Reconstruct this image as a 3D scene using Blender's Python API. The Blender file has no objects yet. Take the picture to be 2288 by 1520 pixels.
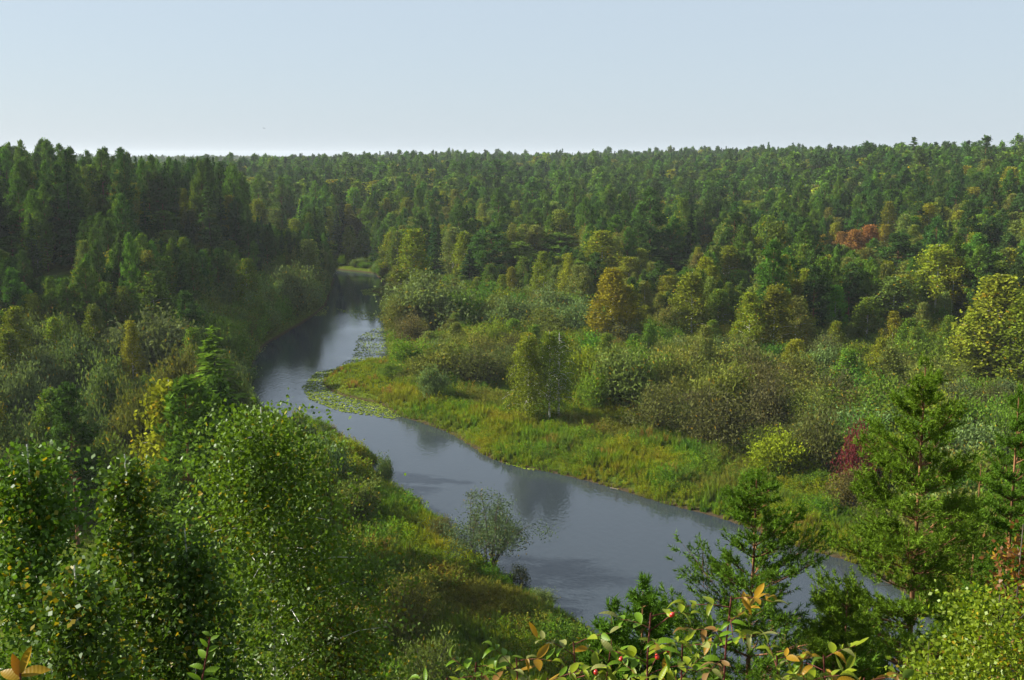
import bpy, math, random
import numpy as np
from mathutils import Vector, Matrix

SC = bpy.context.scene
COL = SC.collection
R = math.radians

# ------------------------------------------------------------------ camera
F_PX = 2453.0                      # focal length in photo pixels (photo 2288 x 1520)
EYE = np.array([0.0, 0.0, 40.0])
PITCH = R(9.5)
cam_d = bpy.data.cameras.new('camera')
cam = bpy.data.objects.new('camera', cam_d); COL.objects.link(cam)
cam.location = EYE; cam.rotation_euler = (R(90) - PITCH, 0, 0)
cam_d.sensor_width = 36; cam_d.lens = 36 * F_PX / 2288
cam_d.clip_start = 0.1; cam_d.clip_end = 30000
SC.camera = cam

# ------------------------------------------------------------------ sky, sun, exposure
SUN_EL, SUN_AZ = R(29), R(-79)     # azimuth from +Y, clockwise; sun stands to the left
world = bpy.data.worlds.new('World'); SC.world = world; world.use_nodes = True
wn = world.node_tree; wn.nodes.clear()
sky = wn.nodes.new('ShaderNodeTexSky'); sky.sky_type = 'NISHITA'; sky.sun_disc = False
sky.sun_elevation = SUN_EL; sky.sun_rotation = SUN_AZ % (2 * math.pi)
sky.altitude = 200; sky.air_density = 1.0; sky.dust_density = 1.0; sky.ozone_density = 1.5
bg = wn.nodes.new('ShaderNodeBackground'); bg.inputs['Strength'].default_value = 0.071
wo = wn.nodes.new('ShaderNodeOutputWorld')
veil = wn.nodes.new('ShaderNodeMix'); veil.data_type = 'RGBA'; veil.inputs['Factor'].default_value = 0.86   # thin even milkiness of a hazy summer sky
veil.inputs['B'].default_value = (3.05, 3.6, 4.15, 1)
wn.links.new(sky.outputs[0], veil.inputs['A']); wn.links.new(veil.outputs['Result'], bg.inputs[0]); wn.links.new(bg.outputs[0], wo.inputs[0])
sun_d = bpy.data.lights.new('sun', 'SUN'); sun_d.energy = 5.0; sun_d.angle = R(0.5); sun_d.color = (1.0, 0.94, 0.84)
sun = bpy.data.objects.new('sun', sun_d); COL.objects.link(sun)
sdir = Vector((math.cos(SUN_EL) * math.sin(SUN_AZ), math.cos(SUN_EL) * math.cos(SUN_AZ), math.sin(SUN_EL)))
sun.rotation_euler = sdir.to_track_quat('Z', 'Y').to_euler()
sun.location = (-60, 0, 90)
vs = SC.view_settings
vs.view_transform = 'Standard'; vs.look = 'None'; vs.gamma = 1.0; vs.exposure = 1.38; vs.use_curve_mapping = False
cy = SC.cycles
cy.max_bounces = 6; cy.diffuse_bounces = 2; cy.glossy_bounces = 2; cy.transmission_bounces = 3
cy.volume_bounces = 0; cy.transparent_max_bounces = 4
cy.caustics_reflective = False; cy.caustics_refractive = False
cy.use_denoising = True
cy.sample_clamp_indirect = 4.0
HAZE_DENSITY = 0.00008

# ------------------------------------------------------------------ geometry of the view
CT, ST = math.cos(PITCH), math.sin(PITCH)
def ray(px, py):
    u = (px - 1144) / F_PX; v = (760 - py) / F_PX
    return np.array([u, CT + v * ST, -ST + v * CT])
def at_z(px, py, z=0.0):
    d = ray(px, py); return EYE + d * ((z - EYE[2]) / d[2])
def at_depth(px, py, y):
    d = ray(px, py); return EYE + d * (y / d[1])
def project(p):
    q = np.asarray(p, float) - EYE
    dep = q[..., 1] * CT - q[..., 2] * ST
    up = q[..., 1] * ST + q[..., 2] * CT
    return 1144 + F_PX * q[..., 0] / dep, 760 - F_PX * up / dep, dep

def ss(a, b, x):
    t = np.clip((np.asarray(x, float) - a) / (b - a), 0, 1); return t * t * (3 - 2 * t)

def smooth_line(pts, n=6):
    P = np.array(pts, float); out = []
    for i in range(len(P) - 1):
        p0, p1, p2, p3 = P[max(i - 1, 0)], P[i], P[i + 1], P[min(i + 2, len(P) - 1)]
        for t in np.linspace(0, 1, n, endpoint=False):
            out.append(0.5 * ((2 * p1) + (-p0 + p2) * t + (2 * p0 - 5 * p1 + 4 * p2 - p3) * t * t + (-p0 + 3 * p1 - 3 * p2 + p3) * t ** 3))
    out.append(P[-1]); return np.array(out)

def px_poly(pts, z=0.0): return np.array([at_z(a, b, z)[:2] for a, b in pts])

LEFT_BANK = [(748, 622), (738, 650), (722, 690), (655, 735), (594, 772), (562, 815), (545, 850), (560, 885), (610, 925), (690, 945),
             (755, 975), (800, 1003), (848, 1028), (826, 1045), (868, 1088), (905, 1112), (968, 1150), (1020, 1208), (1085, 1265), (1150, 1303),
             (1212, 1347), (1280, 1383), (1330, 1420), (1400, 1490), (1520, 1600)]
RIGHT_BANK = [(838, 611), (858, 640), (830, 650), (856, 660), (852, 690), (856, 712), (862, 745), (868, 780), (872, 803), (800, 815),
              (745, 832), (722, 852), (742, 876), (800, 893), (852, 905), (886, 926), (940, 945), (1000, 966), (1060, 1001), (1110, 1030), (1200, 1050),
              (1290, 1069), (1400, 1099), (1500, 1130), (1590, 1152), (1700, 1190), (1800, 1228), (1900, 1256), (1970, 1292), (2060, 1345), (2288, 1440), (2600, 1560)]
Lw = smooth_line(px_poly(LEFT_BANK)); Rw = smooth_line(px_poly(RIGHT_BANK))
Lw = np.vstack([[(-230, 400), (-110, 392), (-78, 383)], Lw, [(60, 77), (140, 70)]])
Rw = np.vstack([[(-230, 414), (-110, 407), (-68, 397)], Rw, [(150, 95)]])
RIVER = np.vstack([Lw, Rw[::-1]])

def inside(poly, x, y):
    x = np.asarray(x, float); y = np.asarray(y, float); r = np.zeros(x.shape, bool)
    for i in range(len(poly)):
        x0, y0 = poly[i - 1]; x1, y1 = poly[i]
        if y0 == y1: continue
        c = ((y0 > y) != (y1 > y)) & (x < (x1 - x0) * (y - y0) / (y1 - y0) + x0); r ^= c
    return r
def line_dist(line, x, y):
    x = np.asarray(x, float); y = np.asarray(y, float); d = np.full(x.shape, 1e9)
    for i in range(len(line) - 1):
        ax, ay = line[i]; bx, by = line[i + 1]; dx, dy = bx - ax, by - ay; L2 = dx * dx + dy * dy + 1e-9
        t = np.clip(((x - ax) * dx + (y - ay) * dy) / L2, 0, 1)
        d = np.minimum(d, (x - ax - t * dx) ** 2 + (y - ay - t * dy) ** 2)
    return np.sqrt(d)
def river_dist(x, y):
    x = np.asarray(x, float); y = np.asarray(y, float); d = np.full(x.shape, 400.0)
    m = (x > -260) & (x < 260) & (y > 40) & (y < 460)
    if m.any():
        dd = np.minimum(line_dist(Lw, x[m], y[m]), line_dist(Rw, x[m], y[m]))
        d[m] = np.where(inside(RIVER, x[m], y[m]), -dd, dd)
    return d

CLIFF_Y = [-500, -2, 1.7, 2.3, 3.4, 6, 10, 20, 40, 58, 70, 80]
CLIFF_Z = [39, 38.45, 38.4, 38.0, 36.4, 30, 27.5, 24, 13, 4.5, 1.2, 0]
def dry_height(x, y):
    x = np.asarray(x, float); y = np.asarray(y, float)
    z = 1.1 + 0.22 * np.sin(x * .21 + 1.3) * np.sin(y * .17) + 0.14 * np.sin(x * .5 + y * .37)
    z = z + 3.0 * ss(240, 400, y) * ss(-40, 40, x)
    z = z + (13.5 + 2 * np.sin(x / 180) + 1.6 * np.sin(y / 150 + x / 240)) * ss(415, 800, y)
    g = ss(165, 265, y) * (1 - ss(340, 392, y))
    z = z + ((19.5 + 1.2 * np.sin(x / 14)) * ss(52, 96, -x) + 2.5 * ss(92, 165, -x)) * g
    z = z + 14 * ss(92, 215, x) * ss(215, 430, y) * (1 - 0.75 * ss(520, 800, y))
    z = z + 9 * ss(150, 1400, x) * ss(1200, 2600, y)
    z = z + 5 * ss(404, 450, y) * (1 - ss(-30, 10, x)) * ss(-260, -160, x)
    yc = y - 2.5 * np.sin(x * .06) * ss(6, 30, y)
    return np.maximum(z, np.interp(yc, CLIFF_Y, CLIFF_Z))
def height(x, y):
    x = np.asarray(x, float); y = np.asarray(y, float)
    d = river_dist(x, y); z = dry_height(x, y)
    bank = -0.08 + (z + 0.08) * ss(-0.1, 3.5, d) + 0.22 * ss(0, 0.35, d)
    return np.where(d < 0, -0.12 - 1.2 * ss(0, 4, -d), bank)
def hgt(x, y): return float(height(np.array([x]), np.array([y]))[0])

# ------------------------------------------------------------------ materials
def new_mat(name):
    m = bpy.data.materials.new(name); m.use_nodes = True; nt = m.node_tree; nt.nodes.clear()
    out = nt.nodes.new('ShaderNodeOutputMaterial'); return m, nt, out
def N(nt, t, **kw):
    n = nt.nodes.new(t)
    for k, v in kw.items(): setattr(n, k, v)
    return n
def ramp(nt, fac, stops):
    r = N(nt, 'ShaderNodeValToRGB'); e = r.color_ramp.elements
    while len(e) < len(stops): e.new(0.5)
    for el, (p, c) in zip(e, stops): el.position = p; el.color = (*c, 1)
    nt.links.new(fac, r.inputs[0]); return r.outputs[0]

def foliage(name, gloss=0.05, rough=0.42, trans=0.35, accent=(0.30, 0.19, 0.012), patch=0.0):
    """leaf colour comes from the plant (custom property / instance attribute leaf_color); every leaf has its own tint"""
    m, nt, out = new_mat(name); L = nt.links.new
    a = N(nt, 'ShaderNodeAttribute', attribute_type='INSTANCER', attribute_name='leaf_color')
    t = N(nt, 'ShaderNodeAttribute', attribute_type='GEOMETRY', attribute_name='tint')
    y = N(nt, 'ShaderNodeAttribute', attribute_type='GEOMETRY', attribute_name='accent')
    oi = N(nt, 'ShaderNodeObjectInfo')
    hs = N(nt, 'ShaderNodeHueSaturation')
    mr = N(nt, 'ShaderNodeMapRange'); mr.inputs['To Min'].default_value = 0.490; mr.inputs['To Max'].default_value = 0.514
    L(oi.outputs['Random'], mr.inputs['Value']); L(mr.outputs[0], hs.inputs['Hue'])
    mv = N(nt, 'ShaderNodeMath', operation='MULTIPLY_ADD'); mv.inputs[1].default_value = 0.0; mv.inputs[2].default_value = 0.0
    L(t.outputs['Fac'], hs.inputs['Value']); L(a.outputs['Color'], hs.inputs['Color'])
    col = hs.outputs[0]
    if patch > 0:
        g = N(nt, 'ShaderNodeNewGeometry'); nz = N(nt, 'ShaderNodeTexNoise'); nz.inputs['Scale'].default_value = 0.16; nz.inputs['Detail'].default_value = 3
        L(g.outputs['Position'], nz.inputs['Vector'])
        h2 = N(nt, 'ShaderNodeHueSaturation')
        m2 = N(nt, 'ShaderNodeMapRange'); m2.inputs['From Min'].default_value = 0.3; m2.inputs['From Max'].default_value = 0.7
        m2.inputs['To Min'].default_value = 0.5 - patch * 0.015; m2.inputs['To Max'].default_value = 0.5 + patch * 0.05
        L(nz.outputs['Fac'], m2.inputs['Value']); L(m2.outputs[0], h2.inputs['Hue']); L(col, h2.inputs['Color']); col = h2.outputs[0]
    mx = N(nt, 'ShaderNodeMix', data_type='RGBA'); L(y.outputs['Fac'], mx.inputs['Factor']); L(col, mx.inputs['A']); mx.inputs['B'].default_value = (*accent, 1)
    col = mx.outputs['Result']
    d = N(nt, 'ShaderNodeBsdfDiffuse'); L(col, d.inputs['Color'])
    tr = N(nt, 'ShaderNodeBsdfTranslucent')
    tc = N(nt, 'ShaderNodeMix', data_type='RGBA', blend_type='MULTIPLY'); tc.inputs['Factor'].default_value = 1; L(col, tc.inputs['A']); tc.inputs['B'].default_value = (1.25, 1.25, 0.6, 1)
    L(tc.outputs['Result'], tr.inputs['Color'])
    s1 = N(nt, 'ShaderNodeMixShader'); s1.inputs[0].default_value = trans; L(d.outputs[0], s1.inputs[1]); L(tr.outputs[0], s1.inputs[2])
    sh = s1.outputs[0]
    if gloss > 0:
        gl = N(nt, 'ShaderNodeBsdfGlossy'); gl.inputs['Roughness'].default_value = rough; gl.inputs['Color'].default_value = (0.9, 0.95, 0.9, 1)
        s2 = N(nt, 'ShaderNodeMixShader'); s2.inputs[0].default_value = gloss; L(sh, s2.inputs[1]); L(gl.outputs[0], s2.inputs[2]); sh = s2.outputs[0]
    L(sh, out.inputs[0]); return m

def bark(name, c0, c1, scale=(3, 3, 1), pos=(0.4, 0.62)):
    m, nt, out = new_mat(name); L = nt.links.new
    tc = N(nt, 'ShaderNodeTexCoord'); mp = N(nt, 'ShaderNodeMapping'); mp.inputs['Scale'].default_value = scale
    nz = N(nt, 'ShaderNodeTexNoise'); nz.inputs['Scale'].default_value = 2.0; nz.inputs['Detail'].default_value = 5
    L(tc.outputs['Object'], mp.inputs[0]); L(mp.outputs[0], nz.inputs['Vector'])
    c = ramp(nt, nz.outputs['Fac'], [(pos[0], c0), (pos[1], c1)])
    d = N(nt, 'ShaderNodeBsdfDiffuse'); L(c, d.inputs['Color'])
    bp = N(nt, 'ShaderNodeBump'); bp.inputs['Strength'].default_value = 0.5; bp.inputs['Distance'].default_value = 0.02
    L(nz.outputs['Fac'], bp.inputs['Height']); L(bp.outputs[0], d.inputs['Normal'])
    L(d.outputs[0], out.inputs[0]); return m

M_LEAF = foliage('broad_leaf', gloss=0, trans=.28)
M_GLOSSY = foliage('glossy_birch_leaf', accent=(.27, .20, .012), gloss=0.016, rough=0.45, trans=0.35)
M_NEEDLE = foliage('needles', gloss=0, trans=0.25)
M_HERB = foliage('herb_leaf', gloss=0, trans=0.4, patch=1.0)
B_PINE = bark('pine_bark', (0.085, 0.045, 0.025), (0.29, 0.145, 0.07), (3, 3, 0.8))
B_BIRCH = bark('birch_bark', (0.03, 0.028, 0.025), (0.62, 0.60, 0.54), (0.8, 0.8, 5), (0.36, 0.46))
B_GREY = bark('grey_bark', (0.05, 0.042, 0.035), (0.13, 0.11, 0.09))
B_STEM = bark('red_brown_stem', (0.07, 0.022, 0.02), (0.16, 0.06, 0.045), (30, 30, 20))

# ------------------------------------------------------------------ mesh helpers
class MB:
    def __init__(s): s.V = []; s.F = []; s.n = 0
    def add(s, V, F, mat=0, tint=1.0, acc=0.0, smooth=False):
        V = np.asarray(V, float).reshape(-1, 3); F = np.asarray(F, int)
        k = len(F)
        s.V.append(V); s.F.append((F + s.n, mat, np.broadcast_to(np.asarray(tint, float), (k,)), np.broadcast_to(np.asarray(acc, float), (k,)), smooth)); s.n += len(V)
    def join(s, o, mat_shift=0):
        for V in o.V: s.V.append(V)
        for F, m, t, a, sm in o.F: s.F.append((F + s.n, m + mat_shift, t, a, sm))
        s.n += o.n
    def mesh(s, name, mats):
        me = bpy.data.meshes.new(name)
        V = np.concatenate(s.V).astype(np.float32)
        loops = np.concatenate([F.ravel() for F, *_ in s.F]).astype(np.int32)
        tot = np.concatenate([np.full(len(F), F.shape[1]) for F, *_ in s.F]).astype(np.int32)
        st = np.concatenate([[0], np.cumsum(tot)[:-1]]).astype(np.int32)
        me.vertices.add(len(V)); me.vertices.foreach_set('co', V.ravel())
        me.loops.add(len(loops)); me.loops.foreach_set('vertex_index', loops)
        me.polygons.add(len(tot)); me.polygons.foreach_set('loop_start', st)
        me.polygons.foreach_set('material_index', np.concatenate([np.full(len(F), m) for F, m, *_ in s.F]).astype(np.int32))
        me.polygons.foreach_set('use_smooth', np.concatenate([np.full(len(f[0]), f[4]) for f in s.F]).astype(bool))
        for nm, k in (('tint', 2), ('accent', 3)):
            at = me.attributes.new(nm, 'FLOAT', 'FACE'); at.data.foreach_set('value', np.concatenate([f[k] for f in s.F]).astype(np.float32))
        for m in mats: me.materials.append(m)
        me.update(calc_edges=True); return me

def unit(v): return v / (np.linalg.norm(v, axis=-1, keepdims=True) + 1e-9)
def rdir(rng, n): return unit(rng.normal(size=(n, 3)))
def cards(mb, C, D, L, W, rng, mat=0, tint=1.0, acc=0.0, nrm=None, base=True):
    """leaf shaped quads: base point C, axis D, length L, width W"""
    n = len(C); D = unit(D); Nr = rdir(rng, n) if nrm is None else unit(nrm)
    S = unit(np.cross(D, Nr)); L = np.broadcast_to(L, (n,))[:, None]; W = np.broadcast_to(W, (n,))[:, None]
    B = C if base else C - D * L * .5
    V = np.stack([B, B + D * L * .45 + S * W * .5, B + D * L, B + D * L * .45 - S * W * .5], 1)
    mb.add(V, np.arange(4 * n).reshape(n, 4), mat, tint, acc)
def needles(mb, C, D, L, W, rng, mat=0, tint=1.0):
    n = len(C); D = unit(D); S = unit(np.cross(D, rdir(rng, n))); L = np.broadcast_to(L, (n,))[:, None]
    V = np.stack([C - S * W * .5, C + S * W * .5, C + D * L], 1)
    mb.add(V, np.arange(3 * n).reshape(n, 3), mat, tint)
def tube(mb, P, rad, n=5, mat=0):
    P = np.asarray(P, float); rad = np.broadcast_to(rad, (len(P),)); k = len(P)
    T = unit(np.gradient(P, axis=0)); ref = np.where(np.abs(T[:, 2:3]) > .9, [[1., 0, 0]], [[0, 0, 1.]])
    A = unit(np.cross(T, ref)); B = np.cross(T, A); th = np.linspace(0, 2 * math.pi, n, endpoint=False)
    V = P[:, None] + rad[:, None, None] * (A[:, None] * np.cos(th)[None, :, None] + B[:, None] * np.sin(th)[None, :, None])
    F = [(i * n + j, i * n + (j + 1) % n, (i + 1) * n + (j + 1) % n, (i + 1) * n + j) for i in range(k - 1) for j in range(n)]
    mb.add(V, F, mat, 1.0, 0.0, True)

# ------------------------------------------------------------------ plant generators: each returns (wood MB, leaf MB)
def trunk_line(h, rng, lean=0.02, k=7):
    t = np.linspace(0, 1, k); w = np.cumsum(rng.normal(0, lean * h / k, (k, 2)), 0); w[0] = 0
    return np.column_stack([w, t * h])
def pt(P, t):
    i = np.clip(t * (len(P) - 1), 0, len(P) - 1.001); a = i.astype(int) if isinstance(i, np.ndarray) else int(i); f = (i - a)
    return P[a] * (1 - f if not isinstance(i, np.ndarray) else (1 - f)[:, None]) + P[a + 1] * (f if not isinstance(i, np.ndarray) else f[:, None])

def gen_birch(h, rad, base, nl, leaf, rng, limbs=24, r0=None, droop=0.5, acc=0.03, clump=0.32, tw=4, taper=0.0):
    wood, lv = MB(), MB(); P = trunk_line(h * .97, rng); r0 = r0 or h * .009
    tube(wood, P, r0 * (1 - .85 * np.linspace(0, 1, len(P))), 6)
    lob = rng.uniform(0.72, 1.15, 7); lph = rng.uniform(0, 6.28)
    cc = []; cw = []
    for k in range(limbs):
        u = (k + rng.uniform(0, 1)) / limbs; t = base + (0.985 - base) * u
        az = k * 2.4 + rng.normal(0, .35)
        prof = ((math.sin(math.pi * min(1, 0.16 + 0.84 * u) ** 0.85)) ** 0.75 * .95 + 0.10) * (1 - taper * u ** 1.5)
        ln = rad * prof * lob[int((az + lph) % 6.283 / 6.283 * 7) % 7] * rng.uniform(.8, 1.12)
        p0 = pt(P, t); s = np.linspace(0, 1, 5); up = rng.uniform(.5, .9) * (1 - .3 * u)
        a = np.array([math.cos(az), math.sin(az), 0])
        L = p0 + np.outer(s, a) * ln + np.outer(s * up * ln - droop * ln * s ** 3 * .8, [0, 0, 1])
        tube(wood, L, r0 * .33 * (1 - .85 * u) * (1 - .8 * s) + .004 * h / 15, tw)
        for q in range(5):
            f = rng.uniform(.35, 1.02); cc.append(pt(L, min(f, .999)) + rng.normal(0, clump * rad * .33, 3)); cw.append(.5 + f)
    for q in range(6): cc.append(pt(P, rng.uniform(.9, .999)) + rng.normal(0, .1 * rad, 3)); cw.append(1.0)
    cc = np.array(cc); cw = np.array(cw); cw /= cw.sum()
    idx = rng.choice(len(cc), nl, p=cw)
    off = rng.normal(0, 1, (nl, 3)) * clump * rad * np.array([.62, .62, .62])
    off[:, 2] -= np.abs(rng.normal(0, droop * .45 * rad, nl)) * .8
    C = cc[idx] + off
    ov = C[:, 2] > h * .97; C[ov, 2] = h * .97 - np.abs(rng.normal(0, .06 * h, ov.sum()))
    ct = rng.normal(1.0, .10, len(cc))[idx]
    D = rdir(rng, nl); D[:, 2] = D[:, 2] * .6 - .55
    turn = (rng.random(len(cc)) < .12)[idx]
    a = (rng.random(nl) < np.where(turn, acc * 4.5, acc * .5)).astype(float) * rng.uniform(.6, 1, nl)
    cards(lv, C, D, leaf * rng.uniform(.7, 1.25, nl), leaf * .8 * rng.uniform(.7, 1.2, nl), rng, 0, np.clip(ct * rng.normal(1, .16, nl), .5, 1.6), a, base=False)
    return wood, lv

def gen_pine(h, rad, base, nt, leaf, rng, whorls=14, cards_per=9, r0=None, near=False):
    wood, lv = MB(), MB(); P = trunk_line(h * .98, rng, .012); r0 = r0 or h * .010
    tube(wood, P, r0 * (1 - .88 * np.linspace(0, 1, len(P)) ** 1.2), 7)
    tips = []; dirs = []
    lob = rng.uniform(.62, 1.25, 6) if near else rng.uniform(.7, 1.2, 6)
    for w in range(whorls):
        u = (w + rng.uniform(-.2, .2) + .3) / whorls; t = base + (0.99 - base) * np.clip(u, 0, .985)
        prof = min(1, (1 - u) * 1.9 + .08) ** .8 * (0.62 + .38 * min(1, u * 3.5))
        for b in range(rng.integers(5, 8) if near else rng.integers(4, 6)):
            az = rng.uniform(0, 6.283); ln = rad * prof * lob[int(az / 6.284 * 6)] * (rng.uniform(.45, 1.15) if near else rng.uniform(.65, 1.1))
            elev = -.10 + .75 * u + rng.normal(0, .10)
            a = np.array([math.cos(az), math.sin(az), 0]); s = np.linspace(0, 1, 5)
            L = pt(P, t) + np.outer(s * ln, a) + np.outer(ln * (s * elev + .18 * s ** 2), [0, 0, 1])
            tube(wood, L, r0 * .36 * (1 - .8 * u) * (1 - .8 * s) + .003 * h / 12, 4)
            m = max(3, int(nt * (ln / rad) / (whorls * 3.2)))
            side = np.cross(a, [0, 0, 1])
            f = rng.uniform(.30, 1.0, m) ** .8
            sp = rng.normal(0, .23 * ln, m) * (1.15 - f * .6)
            q = pt(L, np.minimum(f, .999)) + sp[:, None] * side + rng.normal(0, .045 * ln, (m, 3)); q[:, 2] += np.abs(rng.normal(0, .07 * ln, m))
            dd = unit(a * .6 + side * (np.sign(sp) * .5)[:, None] + np.array([0, 0, .75]) + rng.normal(0, .3, (m, 3)))
            tips.append(q); dirs.append(dd)
            if near:
                for i in range(0, m, 3):
                    j = pt(L, max(0, f[i] - .18)); tube(wood, np.array([j, (j + q[i]) * .5 + [0, 0, -.01], q[i]]), [.007, .005, .003], 3)
    tp = P[-1]; tips.append(tp + rng.normal(0, .04 * rad, (8, 3))); dirs.append(unit(np.array([0, 0, 1]) + rng.normal(0, .25, (8, 3))))
    T = np.concatenate(tips); Dr = np.concatenate(dirs); n = len(T)
    ct = rng.normal(1, .15, n)
    Rr = np.repeat(np.arange(n), cards_per); k = len(Rr)
    if near:
        sh = leaf * 1.9; s = rng.uniform(0, 1, k)
        C = T[Rr] + Dr[Rr] * (s * sh)[:, None]
        D = Dr[Rr] * .75 + rdir(rng, k) * .8
        needles(lv, C, D, leaf * rng.uniform(.75, 1.15, k), leaf * .21, rng, 0, np.clip(ct[Rr] * rng.normal(1, .15, k), .5, 1.6))
    else:
        C = T[Rr] + rng.normal(0, leaf * .38, (k, 3)); D = Dr[Rr] * .6 + rdir(rng, k) * .75
        cards(lv, C, D, leaf * rng.uniform(.7, 1.2, k), leaf * .34, rng, 0, np.clip(ct[Rr] * rng.normal(1, .15, k), .5, 1.6), base=False)
    return wood, lv

def gen_spruce(h, rad, base, nl, leaf, rng, whorls=26, power=.85):
    wood, lv = MB(), MB(); P = trunk_line(h, rng, .006); r0 = h * .010
    tube(wood, P, r0 * (1 - .95 * np.linspace(0, 1, len(P))), 5)
    Cs, Ds = [], []
    for w in range(whorls):
        u = (w + .2) / whorls; t = base + (1 - base) * u * .985
        for b in range(6):
            az = rng.uniform(0, 6.283); t = base + (1 - base) * min(.985, max(0, u + rng.normal(0, .6 / whorls))); ln = rad * ((1 - u) ** power * rng.uniform(.75, 1.15) + .04)
            a = np.array([math.cos(az), math.sin(az), 0]); side = np.array([-a[1], a[0], 0])
            m = max(2, int(nl * (1 - u + .12) / (whorls * 6 * .62)))
            f = rng.uniform(.15, 1, m); sp = rng.normal(0, .16 * ln + .02 * rad, m)
            q = pt(P, t) + np.outer(f * ln, a) + np.outer(sp, side); q[:, 2] += ln * (-.32 * f + .22 * f ** 2 + rng.normal(0, .05, m)) + .0
            Cs.append(q); Ds.append(a * .8 + side * np.sign(sp)[:, None] * .5 + np.array([0, 0, -.35]) + rng.normal(0, .3, (m, 3)))
            if b < 3: tube(wood, np.array([pt(P, t), pt(P, t) + a * ln * .9 + [0, 0, -.1 * ln]]), [r0 * .25 * (1 - u) + .01, .01], 3)
    Cs.append(P[-1] + np.column_stack([rng.normal(0, .03 * rad, (10, 2)), rng.uniform(-.6, 0, 10)])); Ds.append(np.array([0, 0, 1]) + rng.normal(0, .5, (10, 3)))
    C = np.concatenate(Cs); D = np.concatenate(Ds); n = len(C)
    cards(lv, C, D, leaf * rng.uniform(.7, 1.2, n), leaf * .5, rng, 0, np.clip(rng.normal(1, .2, n), .5, 1.6), base=False)
    return wood, lv

def gen_bush(h, rad, nl, leaf, rng, stems=16, dens=1.0, acc=0.02, low=0.05, slim=.45, clump=.17, twig=4):
    """many stemmed shrub with a domed, uneven crown"""
    wood, lv = MB(), MB(); cc = []; cd = []
    lob = rng.uniform(.6, 1.35, 8)
    for k in range(stems):
        az = rng.uniform(0, 6.283); u = math.sqrt(rng.uniform(.02, 1)); l = lob[int(az / 6.284 * 8)]
        top = np.array([math.cos(az) * rad * u * l, math.sin(az) * rad * u * l, h * (1.0 - .62 * u ** 2.2) * rng.uniform(.66, 1.08)])
        b = np.array([math.cos(az), math.sin(az), 0]) * rad * .12 * u
        s = np.linspace(0, 1, 6)
        S = b + np.outer(s ** 1.25, [top[0] - b[0], top[1] - b[1], 0]) + np.outer(s ** .85, [0, 0, top[2]])
        S += np.column_stack([rng.normal(0, .025 * rad, (6, 2)), np.zeros(6)])
        tube(wood, S, h * .009 * (1 - .85 * s) + .004, twig)
        for q in range(9):
            f = rng.uniform(.22 + low, 1) ** .75; p = pt(S, min(f, .999))
            o = rng.normal(0, .15 * rad, 3) * np.array([1, 1, .55])
            cc.append(p + o); cd.append(unit(p - np.array([0, 0, h * .25]) + rng.normal(0, .4, 3)))
            if q < 4: tube(wood, np.array([p, p + o]), [.006 * h / 4, .003], 3)
    cc = np.array(cc); cd = np.array(cd)
    idx = rng.integers(0, len(cc), nl); ct = rng.normal(1, .13, len(cc))[idx]
    C = cc[idx] + rng.normal(0, clump * rad, (nl, 3)) * np.array([1, 1, .8])
    C[:, 2] = np.maximum(C[:, 2], .05)
    D = cd[idx] * .6 + rdir(rng, nl) * .8
    cards(lv, C, D, leaf * rng.uniform(.7, 1.3, nl), leaf * slim * rng.uniform(.8, 1.2, nl), rng, 0, np.clip(ct * rng.normal(1, .18, nl), .45, 1.7), (rng.random(nl) < acc) * rng.uniform(.5, 1, nl), base=False)
    return wood, lv

# ------------------------------------------------------------------ prototypes of the woods: kind -> [(crown mesh, trunk mesh, joined mesh, h, rad)]
rng = np.random.default_rng(11)
PROTO = {}
def proto(kind, lod, wood, lv, mats, h, rad):
    j = MB(); j.join(wood, 0); j.join(lv, 1)
    PROTO.setdefault((kind, lod), []).append(dict(crown=lv.mesh(kind + '_crown', [mats[1]]), trunk=wood.mesh(kind + '_trunk', [mats[0]]), joined=j.mesh(kind + '_tree', mats), h=h, r=rad))
for v in range(5):
    proto('birch', 'mid', *gen_birch(16, 3.4, .07, 7000, .38, rng, limbs=38, clump=.22, taper=.4), (B_BIRCH, M_LEAF), 16, 3.4)
for v in range(2):
    proto('birch', 'tall', *gen_birch(17, 2.6, .40, 4600, .36, rng, limbs=20, clump=.3), (B_BIRCH, M_LEAF), 17, 2.6)
for v in range(4):
    proto('pine', 'mid', *gen_pine(17, 2.9, .22, 620, .58, rng, whorls=16, cards_per=11), (B_PINE, M_NEEDLE), 17, 2.9)
    proto('spruce', 'mid', *gen_spruce(17, 2.3, .05, 4200, .56, rng), (B_GREY, M_NEEDLE), 17, 2.3)
    proto('willow', 'mid', *gen_bush(4.5, 3.4, 6800, .33, rng, stems=32, clump=.13), (B_GREY, M_LEAF), 4.5, 3.4)
for v in range(3):
    proto('twiggy', 'mid', *gen_bush(4.3, 3.3, 4800, .27, rng, stems=40, clump=.14), (B_GREY, M_LEAF), 4.3, 3.3)
    proto('birch', 'far', *gen_birch(16, 3.2, .1, 900, .9, rng, limbs=16, clump=.26, tw=3, taper=.35), (B_BIRCH, M_LEAF), 16, 3.2)
    proto('pine', 'far', *gen_pine(17, 2.8, .22, 170, 1.0, rng, whorls=12, cards_per=6), (B_PINE, M_NEEDLE), 17, 2.8)
    proto('spruce', 'far', *gen_spruce(17, 2.2, .05, 700, 1.05, rng, whorls=20), (B_GREY, M_NEEDLE), 17, 2.2)
    proto('willow', 'far', *gen_bush(5, 3.4, 700, .6, rng, stems=10), (B_GREY, M_LEAF), 5, 3.4)

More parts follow.
